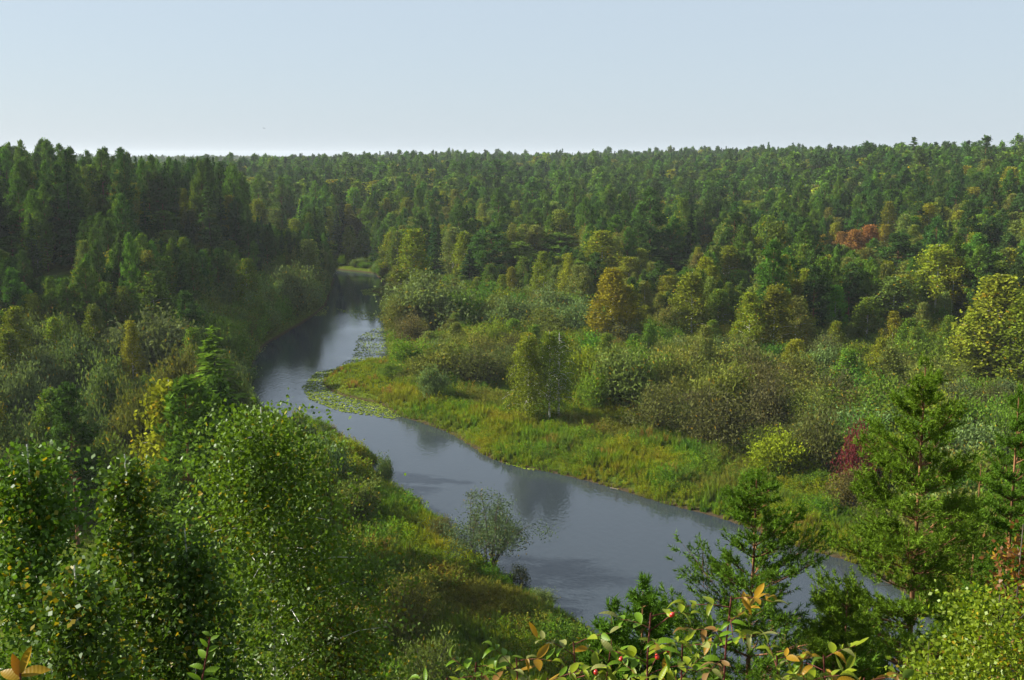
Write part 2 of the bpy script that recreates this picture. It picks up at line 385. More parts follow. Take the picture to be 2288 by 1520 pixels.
# ------------------------------------------------------------------ object helpers
def tag(o, label=None, cat=None, group=None, kind=None):
    for k, v in (('label', label), ('category', cat), ('group', group), ('kind', kind)):
        if v: o[k] = v
    return o
def link(name, data, parent=None):
    o = bpy.data.objects.new(name, data); COL.objects.link(o)
    if parent is not None: o.parent = parent
    return o
def color(o, c): o['leaf_color'] = [float(c[0]), float(c[1]), float(c[2]), 1.0]; return o
def empty(name, loc, rz=0.0, scale=(1, 1, 1)):
    o = link(name, None); o.location = loc; o.rotation_euler = (0, 0, rz); o.scale = scale; o.empty_display_size = .3; return o

# ------------------------------------------------------------------ setting: ground and river
def axis(lo, hi, f0, f1, fine, grow=1.16):
    a = list(np.arange(f0, f1 + .01, fine)); s = fine
    while a[-1] < hi: s *= grow; a.append(a[-1] + s)
    s = fine; b = []
    x = f0
    while x > lo: s *= grow; x -= s; b.append(x)
    return np.array(b[::-1] + a)
xs = axis(-5200, 5200, -110, 130, 1.3); ys = axis(-400, 6200, -4, 400, 1.3)
X, Y = np.meshgrid(xs, ys)
Z = height(X.ravel(), Y.ravel()).reshape(X.shape)
nx, ny = len(xs), len(ys)
I = np.arange(nx * ny).reshape(ny, nx)
g = MB(); g.add(np.column_stack([X.ravel(), Y.ravel(), Z.ravel()]), np.stack([I[:-1, :-1], I[:-1, 1:], I[1:, 1:], I[1:, :-1]], -1).reshape(-1, 4), 0, 1, 0, True)
m, nt, out = new_mat('ground'); Lk = nt.links.new
geo = N(nt, 'ShaderNodeNewGeometry'); sep = N(nt, 'ShaderNodeSeparateXYZ'); Lk(geo.outputs['Position'], sep.inputs[0])
n1 = N(nt, 'ShaderNodeTexNoise'); n1.inputs['Scale'].default_value = .12; n1.inputs['Detail'].default_value = 8; n1.inputs['Roughness'].default_value = .65; Lk(geo.outputs['Position'], n1.inputs['Vector'])
n2 = N(nt, 'ShaderNodeTexNoise'); n2.inputs['Scale'].default_value = 1.7; n2.inputs['Detail'].default_value = 6; Lk(geo.outputs['Position'], n2.inputs['Vector'])
c1 = ramp(nt, n1.outputs['Fac'], [(.3, (.045, .075, .010)), (.5, (.075, .105, .012)), (.7, (.10, .105, .018))])
c2 = ramp(nt, n2.outputs['Fac'], [(.3, (.4, .4, .4)), (.7, (1.2, 1.2, 1.2))])
mu = N(nt, 'ShaderNodeMix', data_type='RGBA', blend_type='MULTIPLY'); mu.inputs['Factor'].default_value = 1; Lk(c1, mu.inputs['A']); Lk(c2, mu.inputs['B'])
mud = N(nt, 'ShaderNodeMapRange'); mud.inputs['From Min'].default_value = .12; mud.inputs['From Max'].default_value = .4; Lk(sep.outputs['Z'], mud.inputs['Value'])
mm = N(nt, 'ShaderNodeMix', data_type='RGBA'); Lk(mud.outputs[0], mm.inputs['Factor']); mm.inputs['A'].default_value = (.05, .037, .02, 1); Lk(mu.outputs['Result'], mm.inputs['B'])
df = N(nt, 'ShaderNodeBsdfDiffuse'); Lk(mm.outputs['Result'], df.inputs['Color'])
bp = N(nt, 'ShaderNodeBump'); bp.inputs['Strength'].default_value = .8; bp.inputs['Distance'].default_value = .3; Lk(n2.outputs['Fac'], bp.inputs['Height']); Lk(bp.outputs[0], df.inputs['Normal'])
Lk(df.outputs[0], out.inputs[0])
tag(link('ground', g.mesh('ground', [m])), kind='structure')

m, nt, out = new_mat('river_water'); Lk = nt.links.new
p = N(nt, 'ShaderNodeBsdfPrincipled'); p.inputs['Base Color'].default_value = (.028, .036, .044, 1); p.inputs['Roughness'].default_value = .04; p.inputs['IOR'].default_value = 1.38
geo = N(nt, 'ShaderNodeNewGeometry'); mp = N(nt, 'ShaderNodeMapping'); mp.inputs['Scale'].default_value = (1.0, .6, 1); mp.inputs['Rotation'].default_value = (0, 0, R(35)); Lk(geo.outputs['Position'], mp.inputs[0])
w1 = N(nt, 'ShaderNodeTexNoise'); w1.inputs['Scale'].default_value = 1.6; w1.inputs['Detail'].default_value = 4; w1.inputs['Roughness'].default_value = .55; Lk(mp.outputs[0], w1.inputs['Vector'])
w2 = N(nt, 'ShaderNodeTexNoise'); w2.inputs['Scale'].default_value = .045; w2.inputs['Detail'].default_value = 3; Lk(mp.outputs[0], w2.inputs['Vector'])
calm = N(nt, 'ShaderNodeMapRange'); calm.inputs['From Min'].default_value = .4; calm.inputs['From Max'].default_value = .62; calm.inputs['To Min'].default_value = .10; calm.inputs['To Max'].default_value = .45; Lk(w2.outputs['Fac'], calm.inputs['Value'])
bp = N(nt, 'ShaderNodeBump'); bp.inputs['Distance'].default_value = .10; Lk(calm.outputs[0], bp.inputs['Strength']); Lk(w1.outputs['Fac'], bp.inputs['Height']); Lk(bp.outputs[0], p.inputs['Normal'])
Lk(p.outputs[0], out.inputs[0])
wb = MB(); wx = np.linspace(-235, 160, 12); wy = np.linspace(50, 440, 12); WX, WY = np.meshgrid(wx, wy); I = np.arange(144).reshape(12, 12)
wb.add(np.column_stack([WX.ravel(), WY.ravel(), np.zeros(144)]), np.stack([I[:-1, :-1], I[:-1, 1:], I[1:, 1:], I[1:, :-1]], -1).reshape(-1, 4))
tag(link('river', wb.mesh('river', [m])), kind='structure')

# ------------------------------------------------------------------ haze
hz = MB(); x0, x1, y0, y1, z0, z1 = -5600, 5600, -600, 6600, -2.6, 68
hv = [(a, b, c) for c in (z0, z1) for b in (y0, y1) for a in (x0, x1)]
hz.add(hv, [(0, 2, 3, 1), (4, 5, 7, 6), (0, 1, 5, 4), (2, 6, 7, 3), (0, 4, 6, 2), (1, 3, 7, 5)])
m, nt, out = new_mat('haze_air'); pv = N(nt, 'ShaderNodeVolumePrincipled'); pv.inputs['Color'].default_value = (.86, .93, 1.0, 1); pv.inputs['Density'].default_value = HAZE_DENSITY; pv.inputs['Anisotropy'].default_value = .15
nt.links.new(pv.outputs[0], out.inputs['Volume'])
tag(link('haze', hz.mesh('haze', [m])), kind='stuff')

# ------------------------------------------------------------------ the woods
TONES = {
    'mid green': (.070, .112, .014), 'yellow-green': (.112, .130, .012), 'golden': (.122, .128, .008), 'olive green': (.085, .100, .024),
    'dark green': (.030, .062, .014), 'fresh green': (.052, .100, .014), 'blackish green': (.020, .044, .012), 'pale green': (.095, .125, .030),
    'grey-green': (.078, .108, .042), 'brownish': (.060, .066, .023), 'purplish brown': (.066, .060, .027), 'rust-red': (.165, .085, .026),
    'dark red': (.092, .019, .024), 'bright green': (.075, .155, .014), 'orange-tinged': (.138, .115, .010)}
KIND = {  # kind -> (object name, category, plural for labels)
    'birch': ('birch_tree', 'birch tree', 'birch'), 'pine': ('pine_tree', 'pine tree', 'pine'), 'spruce': ('spruce_tree', 'spruce tree', 'spruce'),
    'willow': ('willow_bush', 'willow bush', 'willow bush'), 'twiggy': ('willow_bush', 'willow bush', 'twiggy willow bush')}
TONES = {k: tuple(c * s for c, s in zip(v, (1.46, 1.46, 1.2))) for k, v in TONES.items()}
prng = np.random.default_rng(5)
plants = []
def base_on_ground(px, py):
    z = 0.8
    for _ in range(6):
        q = at_z(px, py, z); z = hgt(q[0], q[1])
    return q[0], q[1]
def hero(kind, lod, px, ytop, wpx, where, tone, label=None, jit=0.0):
    if isinstance(where, tuple): x, y = base_on_ground(px, where[1] + (28 if kind in ('birch', 'pine', 'spruce') and px > 1300 and where[1] > 700 else 0))
    else:
        q = at_depth(px, ytop, where); x, y = q[0], q[1]
    zt = at_depth(px, ytop, y)[2]; gz = hgt(x, y)
    plants.append(dict(kind=kind, lod=lod, x=x, y=y, z=gz, h=max(1.2, zt - gz), r=wpx * .5 * y / F_PX, tone=tone, label=label, hero=True))
B = lambda v: ('b', v)
# right bank wood, seen one by one
for a in [
    ('birch', 'mid', 925, 505, 100, B(676), 'yellow-green', 'tall narrow yellow-green birch at the river bend, standing before dark spruces'),
    ('birch', 'mid', 892, 590, 60, B(672), 'olive green', 'small olive birch at the water edge below the tall bend birch'),
    ('spruce', 'mid', 972, 540, 60, 318, 'blackish green', 'blackish spruce just right of the tall narrow birch at the bend'),
    ('spruce', 'mid', 1050, 555, 80, B(662), 'blackish green', 'spiky dark spruce left of the bare-stemmed pine behind the willows'),
    ('pine', 'mid', 1098, 505, 95, B(652), 'dark green', 'tall pine with bare lower stem behind the pale willow thicket'),
    ('pine', 'mid', 1160, 540, 110, 325, 'fresh green', 'broad fresh green pine next right of the bare-stemmed pine'),
    ('pine', 'mid', 1250, 520, 120, 340, 'fresh green', 'round-topped green pine left of the big yellow-green twin birches'),
    ('birch', 'mid', 1345, 510, 120, 300, 'yellow-green', 'big yellow-green birch rising behind the golden birch'),
    ('birch', 'mid', 1405, 570, 90, 290, 'yellow-green', 'yellow-green birch directly right behind the golden birch'),
    ('birch', 'mid', 1368, 592, 110, B(745), 'orange-tinged', 'leaning orange-tinged birch on the left flank of the golden birch'),
    ('birch', 'mid', 1398, 632, 100, B(738), 'golden', 'golden birch with dark shaded right side above the shrubs'),
    ('birch', 'mid', 1490, 612, 70, 262, 'yellow-green', 'slim yellow-green birch left beside the round-headed birch'),
    ('birch', 'mid', 1545, 602, 115, B(742), 'yellow-green', 'round-headed birch with a deep shadow gap on its right'),
    ('birch', 'mid', 1650, 600, 100, 275, 'mid green', 'mid green birch over the shadow gap in the wood edge'),
    ('birch', 'mid', 1672, 648, 90, B(775), 'yellow-green', 'low yellow-green birch with foliage down to the shrubs'),
    ('birch', 'mid', 1725, 630, 100, B(772), 'yellow-green', 'yellow-green birch showing a short white stem piece'),
    ('birch', 'mid', 1775, 655, 80, B(765), 'olive green', 'olive birch with pale upright stems beside the white stem piece'),
    ('birch', 'mid', 1862, 632, 60, B(735), 'bright green', 'narrow bright green birch standing alone before a shadow gap'),
    ('birch', 'mid', 1935, 660, 80, B(745), 'mid green', 'mid green birch between the narrow bright birch and the white trunks'),
    ('birch', 'tall', 1992, 612, 100, B(730), 'olive green', 'pale-limbed olive birch with forked white limbs in its crown'),
    ('birch', 'tall', 2085, 540, 100, B(715), 'yellow-green', 'tall birch with bare white trunk, left one of the white trunk pair'),
    ('birch', 'tall', 2122, 570, 70, B(716), 'golden', 'yellowing birch with bare white trunk, right one of the pair'),
    ('birch', 'tall', 2065, 600, 60, B(712), 'mid green', 'thin birch with white stem close behind the bare-trunk pair'),
    ('birch', 'mid', 2215, 605, 210, B(830), 'yellow-green', 'huge yellow-green birch filling the wood edge at far right'),
    ('birch', 'mid', 2290, 640, 160, B(850), 'yellow-green', 'yellow-green birch cut by the right border below the huge birch'),
    ('birch', 'mid', 2170, 690, 110, B(830), 'yellow-green', 'lower yellow-green birch on the left foot of the huge birch'),
    ('pine', 'mid', 2010, 520, 120, 285, 'dark green', 'dark pine behind the forked-limb birch and below the rust crowns'),
    ('pine', 'mid', 1500, 560, 110, 320, 'dark green', 'dark pine above and behind the round-headed birch'),
    ('birch', 'mid', 1945, 498, 75, 345, 'rust-red', 'rust-red crown in the wood, rightmost of three'),
    ('birch', 'mid', 1912, 508, 70, 342, 'rust-red', 'rust-red crown in the wood, middle of three'),
    ('birch', 'mid', 1880, 514, 60, 346, 'rust-red', 'rust-red crown in the wood, leftmost of three'),
    ('birch', 'mid', 1978, 497, 55, 350, 'orange-tinged', 'orange crown just right of the rust-red crowns'),
    ('birch', 'mid', 1838, 520, 40, 345, 'orange-tinged', 'small orange crown left of the rust-red crowns'),
    ('birch', 'mid', 1575, 522, 55, 370, 'orange-tinged', 'orange-tinged crown above the round-headed birch, among pines'),
    ('birch', 'mid', 905, 437, 50, 450, 'golden', 'golden birch high above the bend beside a second golden one'),
    ('birch', 'mid', 862, 440, 40, 452, 'golden', 'golden birch left of the other golden crown above the bend'),
    ('birch', 'mid', 1150, 445, 45, 460, 'yellow-green', 'lone yellow-green birch amid dark trees behind the bare-stemmed pine'),
    ('birch', 'mid', 1440, 435, 70, 500, 'golden', 'golden crown left of a pair, upslope of the pale birch row'),
    ('birch', 'mid', 1480, 442, 60, 505, 'yellow-green', 'yellow-green crown right of the golden one upslope'),
    # right bank shrubs
    ('willow', 'mid', 950, 612, 200, B(738), 'grey-green', 'big grey-green willow at the bend with brownish lower right side'),
    ('willow', 'mid', 895, 655, 90, B(742), 'olive green', 'olive willow over the water left of the big grey-green willow'),
    ('twiggy', 'mid', 918, 700, 100, B(775), 'purplish brown', 'purplish twiggy bush at the foot of the big bend willow'),
    ('willow', 'mid', 1030, 650, 100, B(735), 'mid green', 'dark shaded bush on the right of the big bend willow'),
    ('willow', 'mid', 1150, 655, 150, B(742), 'grey-green', 'left dome of the pale willow thicket in front of pines'),
    ('willow', 'mid', 1245, 640, 140, B(728), 'grey-green', 'middle dome of the pale willow thicket in front of pines'),
    ('willow', 'mid', 1300, 665, 110, B(755), 'grey-green', 'right dome of the pale willow thicket left of golden birch'),
    ('willow', 'mid', 1220, 690, 130, B(757), 'olive green', 'low olive willow in front of the pale willow thicket'),
    ('willow', 'mid', 1385, 712, 100, B(775), 'grey-green', 'silvery grey-green willow below the golden birch'),
    ('willow', 'mid', 925, 752, 110, B(825), 'bright green', 'bright green bush on the bank above the lily pads'),
    ('twiggy', 'mid', 1065, 758, 150, B(862), 'brownish', 'brownish twiggy bush dome left of the white-stemmed birches'),
    ('willow', 'mid', 975, 765, 140, B(862), 'olive green', 'olive willow dome between bright bush and brownish twiggy dome'),
    ('willow', 'mid', 962, 815, 75, B(893), 'grey-green', 'small grey-green willow near the bank below the olive dome'),
    ('willow', 'mid', 1015, 828, 50, B(868), 'fresh green', 'small round dark green bush at the foot of the twiggy dome'),
    ('willow', 'mid', 1395, 772, 190, B(905), 'olive green', 'wide olive green bush right behind the white-stemmed birches'),
    ('willow', 'mid', 1330, 820, 100, B(915), 'mid green', 'green bush touching the white-stemmed birches on the right'),
    ('twiggy', 'mid', 1470, 858, 160, B(965), 'brownish', 'brownish twiggy bush left of the purplish thicket'),
    ('twiggy', 'mid', 1610, 852, 200, B(1000), 'purplish brown', 'purplish thicket with reddish top above the bright bank herbs'),
    ('twiggy', 'mid', 1710, 842, 150, B(960), 'purplish brown', 'reddish topped twiggy bush behind the purplish thicket'),
    ('twiggy', 'mid', 1545, 880, 130, B(978), 'brownish', 'brown dome between the brownish bush and purplish thicket'),
    ('willow', 'mid', 1745, 960, 150, B(1065), 'yellow-green', 'yellow-green loose willow left of the dark red bush'),
    ('twiggy', 'mid', 1830, 905, 150, B(1070), 'brownish', 'tall brownish bush between yellow-green willow and dark red bush'),
    ('twiggy', 'mid', 1915, 945, 85, B(1110), 'dark red', 'dark red pointed bush left of the tall orange-stemmed pine'),
    ('twiggy', 'mid', 1905, 1030, 110, B(1140), 'purplish brown', 'low reddish brown bush in front of the dark red bush'),
    # left hillside, trees that stand out
    ('pine', 'mid', 25, 528, 100, 236, 'fresh green', 'sunlit pine by the left border, low before the dark hillside'),
    ('birch', 'mid', 128, 615, 120, 228, 'mid green', 'rounded green tree at the hill foot right of the border pine'),
    ('pine', 'mid', 228, 436, 75, 285, 'fresh green', 'bright fresh green pine high in the middle of the left hillside'),
    ('pine', 'mid', 365, 470, 90, 285, 'fresh green', 'flat-layered sunlit pine in the centre of the left hillside'),
    ('birch', 'mid', 422, 466, 55, 300, 'olive green', 'small rounded olive birch beside the flat-layered hillside pine'),
    ('birch', 'mid', 380, 512, 90, 268, 'mid green', 'broad sunlit birch below the flat-layered hillside pine'),
    ('birch', 'mid', 452, 540, 60, 276, 'olive green', 'olive birch right of the broad sunlit hillside birch'),
    ('spruce', 'mid', 318, 505, 45, 272, 'dark green', 'slender twin-like spruce left of the broad sunlit hillside birch'),
    ('birch', 'mid', 512, 535, 75, 286, 'mid green', 'pointed green birch at the river end of the left hill'),
    ('birch', 'mid', 555, 572, 70, B(712), 'yellow-green', 'yellow-green birch low by the water below the left hill'),
    ('willow', 'mid', 645, 585, 130, B(702), 'grey-green', 'grey-green alder mass by the water under the far wood'),
    ('birch', 'mid', 692, 530, 80, B(668), 'olive green', 'olive birch over the grey-green alder mass at the far water'),
    ('birch', 'mid', 572, 440, 60, 425, 'yellow-green', 'pale birch leftmost of four in the far wood over the bend'),
    ('birch', 'mid', 612, 462, 60, 422, 'pale green', 'pale birch second of four in the far wood over the bend'),
    ('birch', 'mid', 655, 485, 60, 418, 'yellow-green', 'pale birch third of four in the far wood over the bend'),
    ('spruce', 'mid', 640, 480, 40, 426, 'dark green', 'spruce squeezed between the pale birches of the far wood'),
    ('birch', 'mid', 790, 475, 70, 430, 'olive green', 'round olive birch straight above the far end of the river'),
    # left bank
    ('birch', 'mid', 340, 598, 125, 205, 'mid green', 'bushy fresh green tree above the grey willows on the left bank'),
    ('pine', 'mid', 412, 650, 80, 192, 'dark green', 'low pine leaning right of the bushy fresh green tree'),
    ('birch', 'mid', 290, 710, 60, 178, 'yellow-green', 'small yellow-green tree among the grey-green left bank willows'),
    ('willow', 'mid', 350, 690, 200, 185, 'grey-green', 'large grey-green willow below the bushy fresh green tree'),
    ('willow', 'mid', 175, 735, 130, 172, 'grey-green', 'pointed grey-green willow against the dark hillside shade'),
    ('willow', 'mid', 95, 765, 120, 165, 'grey-green', 'grey-green willow left of the pointed one against dark shade'),
    ('willow', 'mid', 40, 800, 140, 150, 'grey-green', 'grey-green willow at the left border above the foreground birch'),
    ('willow', 'mid', 230, 790, 130, 150, 'grey-green', 'wide grey-green willow in the middle of left bank thicket'),
    ('willow', 'mid', 400, 770, 130, 155, 'olive green', 'olive willow left of the conical larch'),
    ('willow', 'mid', 310, 845, 130, 128, 'olive green', 'smooth olive willow dome left of the orange-topped tree'),
    ('pine', 'mid', 150, 855, 150, 105, 'dark green', 'dark round pine in front of the grey-green willows'),
    ('spruce', 'mid', 475, 728, 190, 138, 'bright green', 'conical bright green larch before the river'),
    ('willow', 'mid', 525, 800, 70, 140, 'grey-green', 'small grey-green willow on the right shoulder of the larch'),
    ('pine', 'mid', 487, 840, 165, 92, 'dark green', 'dark pine with bare stem beneath the conical larch'),
    ('pine', 'mid', 412, 842, 215, 84, 'fresh green', 'layered pine with orange stem above the foreground birches'),
    ('birch', 'mid', 375, 832, 210, 96, 'yellow-green', 'yellowish-leaved tree peeping out behind the layered pine'),
    ('birch', 'mid', 640, 915, 55, 80, 'mid green', 'dark-leaved tree on the right shoulder of the big foreground birch'),
    ('willow', 'mid', 700, 985, 140, 100, 'mid green', 'green bush beside the river right of the big foreground birch'),
    ('willow', 'mid', 790, 1062, 130, B(1165), 'olive green', 'rounded olive willow casting shade on the left bank meadow'),
    ('willow', 'mid', 720, 1090, 120, B(1190), 'mid green', 'mid green bush behind the shade of the rounded olive willow'),
    ('willow', 'mid', 860, 1015, 50, B(1085), 'grey-green', 'small grey-green bush on the little spit in the river'),
    ('twiggy', 'mid', 985, 1145, 70, B(1200), 'brownish', 'small brownish bush at the water edge above the leaning willow'),
    ('willow', 'mid', 1215, 1312, 60, B(1355), 'grey-green', 'small tufted bush at the meadow edge below the leaning willow'),
    ('twiggy', 'mid', 900, 1260, 210, 84, 'olive green', 'loose olive bush in the left bank meadow above deep shade'),
    ('twiggy', 'mid', 960, 1400, 220, 72, 'brownish', 'dark twiggy bush at the lower edge of the left bank meadow'),
    ('willow', 'mid', 800, 1200, 150, 90, 'mid green', 'shaded green bush in the dark hollow of the left bank'),
]: hero(*a)

# ---- forests by the map
FOREST_EDGE = np.array([(-60, 385), (-47, 366), (-40, 350), (-9, 318), (21, 250), (50, 217), (80, 224), (105, 228), (122, 195), (190, 150), (420, 120)])
def is_forest(x, y):
    left = (x < -54) & (y > 190) & (y < 384) | (x < -110) & (y > 130) & (y <= 190)
    far = (y > 398)
    left = left & ~((x > -64) & (y > 190) & (y < 300))
    right = (x > -48) & (y > np.interp(x, FOREST_EDGE[:, 0], FOREST_EDGE[:, 1]))
    return left | far | right
def grid(d0, d1, sp, margin=40):
    out = []
    y = d0
    while y < d1:
        hw = .5 * y + margin; n = int(2 * hw / sp)
        x = np.linspace(-hw, hw, n) + prng.normal(0, sp * .27, n); out.append(np.column_stack([x, y + prng.normal(0, sp * .27, n)])); y += sp
    return np.concatenate(out)
HQ = []
for p in plants:
    qx, qb, _ = project((p['x'], p['y'], p['z'])); _, qt, _ = project((p['x'], p['y'], p['z'] + p['h'])); HQ.append((qx, qt, qb, p['r'] * F_PX / p['y'], p['y']))
HQ = np.array(HQ)
def cap(x, y, z, h, r, frac):
    px = project((x, y, z))[0]; w = r * F_PX / y
    m = (HQ[:, 4] > y + .5) & (HQ[:, 4] < y + 130) & (np.abs(HQ[:, 0] - px) < (HQ[:, 3] + w) * .62)
    if not m.any(): return h
    lim = (HQ[m, 1] + (frac + prng.uniform(-.22, .2)) * (HQ[m, 2] - HQ[m, 1])).max()
    return min(h, at_depth(px, lim, y)[2] - z)
HP = np.array([(p['x'], p['y'], p['r']) for p in plants])
def blob(x, y, s, k): return np.sin(x / s + k) * np.sin(y / (s * 1.3) + 1.7 * k) + .5 * np.sin((x + y) / (s * .6) + k * 3)
def pick(w): return prng.choice(list(w.keys()), p=np.array(list(w.values())) / sum(w.values()))
SKY_X, SKY_Y = [-200, 0, 80, 200, 350, 480, 700], [330, 326, 308, 322, 340, 351, 354]
RUST = [p for p in plants if 'rust' in (p['label'] or '') and 'crown' in p['label']]
def add_forest(P, lod):
    x, y = P[:, 0], P[:, 1]
    ok = is_forest(x, y) & (river_dist(x, y) > 2.0)
    P = P[ok]; z = height(P[:, 0], P[:, 1])
    for (x, y), gz in zip(P, z):
        if y < 520:
            d = np.hypot(HP[:, 0] - x, HP[:, 1] - y)
            if (d < .55 * HP[:, 2] + .9).any(): continue
        left = x < -54 and y < 384
        b = blob(x, y, 26 if y < 600 else 70, 2.0)
        if left: w = {'pine': .58, 'spruce': .28, 'birch': .14 + .1 * b}
        elif y > 424 and y < 560 and x < -20: w = {'birch': .55, 'spruce': .25, 'pine': .25}
        elif y < 360 or (x > 90 and y < 330): w = {'birch': .62 + .1 * b, 'pine': .26, 'spruce': .06}
        elif x > 20 and 380 < y < 440: w = {'pine': .8, 'birch': .15, 'spruce': .1}
        elif x > 20 and 440 <= y < 500: w = {'birch': .75, 'pine': .15, 'spruce': .05}
        else: w = {'pine': .5, 'birch': max(.06, .34 + .42 * b), 'spruce': .20}
        w = {k: max(.02, v) for k, v in w.items()}
        k = pick(w)
        if k == 'pine': tone = pick({'dark green': .5, 'fresh green': .5}); h = prng.normal(17.5, 2.2); r = prng.uniform(2.5, 3.6)
        elif k == 'spruce': tone = 'blackish green' if prng.random() < .8 else 'dark green'; h = min(20.5, prng.normal(16, 2.6)); r = prng.uniform(2.2, 3.2)
        else:
            if left: tone = pick({'mid green': .6, 'olive green': .25, 'yellow-green': .12})
            else: tone = pick({'mid green': .34, 'yellow-green': .30, 'olive green': .2, 'pale green': .16, 'golden': .035})
            h = prng.normal(14.5, 2.0); r = prng.uniform(2.5, 4.0)
        if not left: r *= 1.12 + .3 * ss(380, 520, y); h *= 1 + .12 * ss(400, 560, y)
        if left: h *= prng.uniform(.85, 1.12); r *= .85
        if 398 < y < 440 and -95 < x < -25: h *= 1.22
        if y > 1100 and prng.random() < .05: h *= 1.25
        big = np.exp(prng.normal(0, .17)); h *= big ** (.7 if y < 450 else .35); r *= big
        if y < 480:
            h2 = cap(x, y, gz, h, r, .5)
            if h2 < 6 and left: k = 'spruce'; tone = 'dark green'; h = max(3.5, h2); r = prng.uniform(1.6, 2.2)
            elif h2 < 6: k = 'willow'; tone = pick({'mid green': .6, 'olive green': .4}); h = max(2.2, h2); r = prng.uniform(2.4, 3.6)
            else: r *= max(.6, h2 / h); h = h2
        if left:
            px = project((x, y, gz))[0]; h = min(h, at_depth(px, np.interp(px, SKY_X, SKY_Y) - prng.uniform(-16, 9), y)[2] - gz)
            if h < 3: continue
        for q in RUST:
            if 0 < q['x'] - x < 24 and abs(y - q['y']) < 9: h = min(h, 6.5)
        plants.append(dict(kind=k, lod=lod, x=x, y=y, z=gz, h=h, r=r, tone=tone, label=None, hero=False))
add_forest(grid(120, 470, 4.8), 'mid')
gl = grid(186, 392, 7.5); add_forest(gl[gl[:, 0] < -58], 'mid')
add_forest(grid(470, 720, 6.2), 'far')

# ---- shrubs on the flood plain
SHRUBS_R = px_poly([(850, 705), (872, 850), (930, 880), (1010, 880), (1140, 862), (1290, 905), (1380, 955), (1560, 995), (1690, 1040), (1800, 1105), (1960, 1185), (2100, 1262), (2288, 1340), (2700, 1450),
                    (2700, 800), (2288, 800), (1900, 722), (1640, 745), (1330, 705), (1080, 645), (950, 645)], 1.0)
OPEN = px_poly([(1030, 738), (1180, 738), (1180, 778), (1040, 772)], 1.0); OPEN2 = px_poly([(1240, 880), (1440, 905), (1470, 955), (1240, 960)], 1.0)
SHRUBS_L = px_poly([(-150, 840), (250, 800), (430, 790), (545, 860), (565, 900), (670, 985), (740, 1080), (700, 1180), (300, 1180), (-250, 1180)], 1.0)
def hides_water(x, y, z, h, r):
    for dx, k in ((0, 1), (.75, .62), (-.75, .62)):
        d = np.array([x + dx * r, y, z + h * k]) - EYE
        if d[2] >= 0: continue
        q = EYE + d * (-EYE[2] / d[2])
        if q[1] < 395 and inside(RIVER, q[:1], q[1:2])[0]: return True
    return False
def fit(x, y, z, h, r):
    for _ in range(7):
        if not hides_water(x, y, z, h, r): return h, r
        h *= .78; r *= .88
    return None
def add_shrubs(poly, sp, left):
    lo, hi = poly.min(0), poly.max(0)
    for gy in np.arange(lo[1], hi[1], sp):
        for gx in np.arange(lo[0], hi[0], sp):
            x, y = gx + prng.normal(0, sp * .3), gy + prng.normal(0, sp * .3)
            a = np.array([x]), np.array([y])
            if not inside(poly, *a)[0] or inside(OPEN, *a)[0] or inside(OPEN2, *a)[0] or abs(x) > .5 * y + 12: continue
            if river_dist(*a)[0] < 3: continue
            d = np.hypot(HP[:, 0] - x, HP[:, 1] - y)
            if (d < .75 * HP[:, 2] + .6).any(): continue
            if left and prng.random() < .12 and x < -45: plants.append(dict(kind='birch', lod='mid', x=x, y=y, z=float(height(*a)[0]), h=max(4, cap(x, y, float(height(*a)[0]), prng.uniform(11, 15), 3, .4)), r=prng.uniform(2.6, 3.8), tone=pick({'mid green': .5, 'yellow-green': .25, 'olive green': .3}), label=None, hero=False)); continue
            pp = project((x, y, 1))
            b = blob(x, y, 9, .7)
            if left: w = {'grey-green': .62, 'olive green': .25, 'mid green': .15, 'pale green': .1}
            elif 1400 < pp[0] < 1800 and pp[1] > 850: w = {'brownish': .4, 'purplish brown': .12, 'olive green': .5, 'mid green': .25}
            elif pp[1] > 800: w = {'olive green': .4, 'brownish': .15, 'mid green': .35, 'yellow-green': .12, 'grey-green': .1, 'fresh green': .15}
            else: w = {'olive green': .35, 'grey-green': .08, 'mid green': .4, 'fresh green': .2, 'yellow-green': .18, 'brownish': .06}
            tone = pick(w); k = 'twiggy' if tone in ('brownish', 'purplish brown') or prng.random() < .2 else 'willow'
            r = prng.uniform(2.2, 5.6) if not left else prng.uniform(2.5, 4.8); h = r * prng.uniform(1.15, 1.75) if not left else r * prng.uniform(1.7, 2.6)
            z = float(height(*a)[0])
            if not left and y > 165 and prng.random() < .10:
                h2 = cap(x, y, z, 10, 3, .6)
                if h2 > 5: plants.append(dict(kind='birch', lod='mid', x=x, y=y, z=z, h=min(h2, prng.uniform(8, 12)), r=prng.uniform(2.2, 3.2), tone=pick({'mid green': .5, 'yellow-green': .25, 'olive green': .3}), label=None, hero=False)); continue
            if not left: h *= .75 + .25 * ss(4, 45, np.interp(x, FOREST_EDGE[:, 0], FOREST_EDGE[:, 1]) - y)
            if not left and y > np.interp(x, FOREST_EDGE[:, 0], FOREST_EDGE[:, 1]) + 4: continue
            h2 = cap(x, y, z, h, r, .85)
            if h2 < 1.3: continue
            f = fit(x, y, z, h2, r * max(.55, h2 / h))
            if f is None or f[0] < 1.2: continue
            plants.append(dict(kind=k, lod='mid', x=x, y=y, z=z, h=f[0], r=f[1], tone=tone, label=None, hero=False))
add_shrubs(SHRUBS_R, 4.5, False)
add_shrubs(SHRUBS_L, 4.4, True)
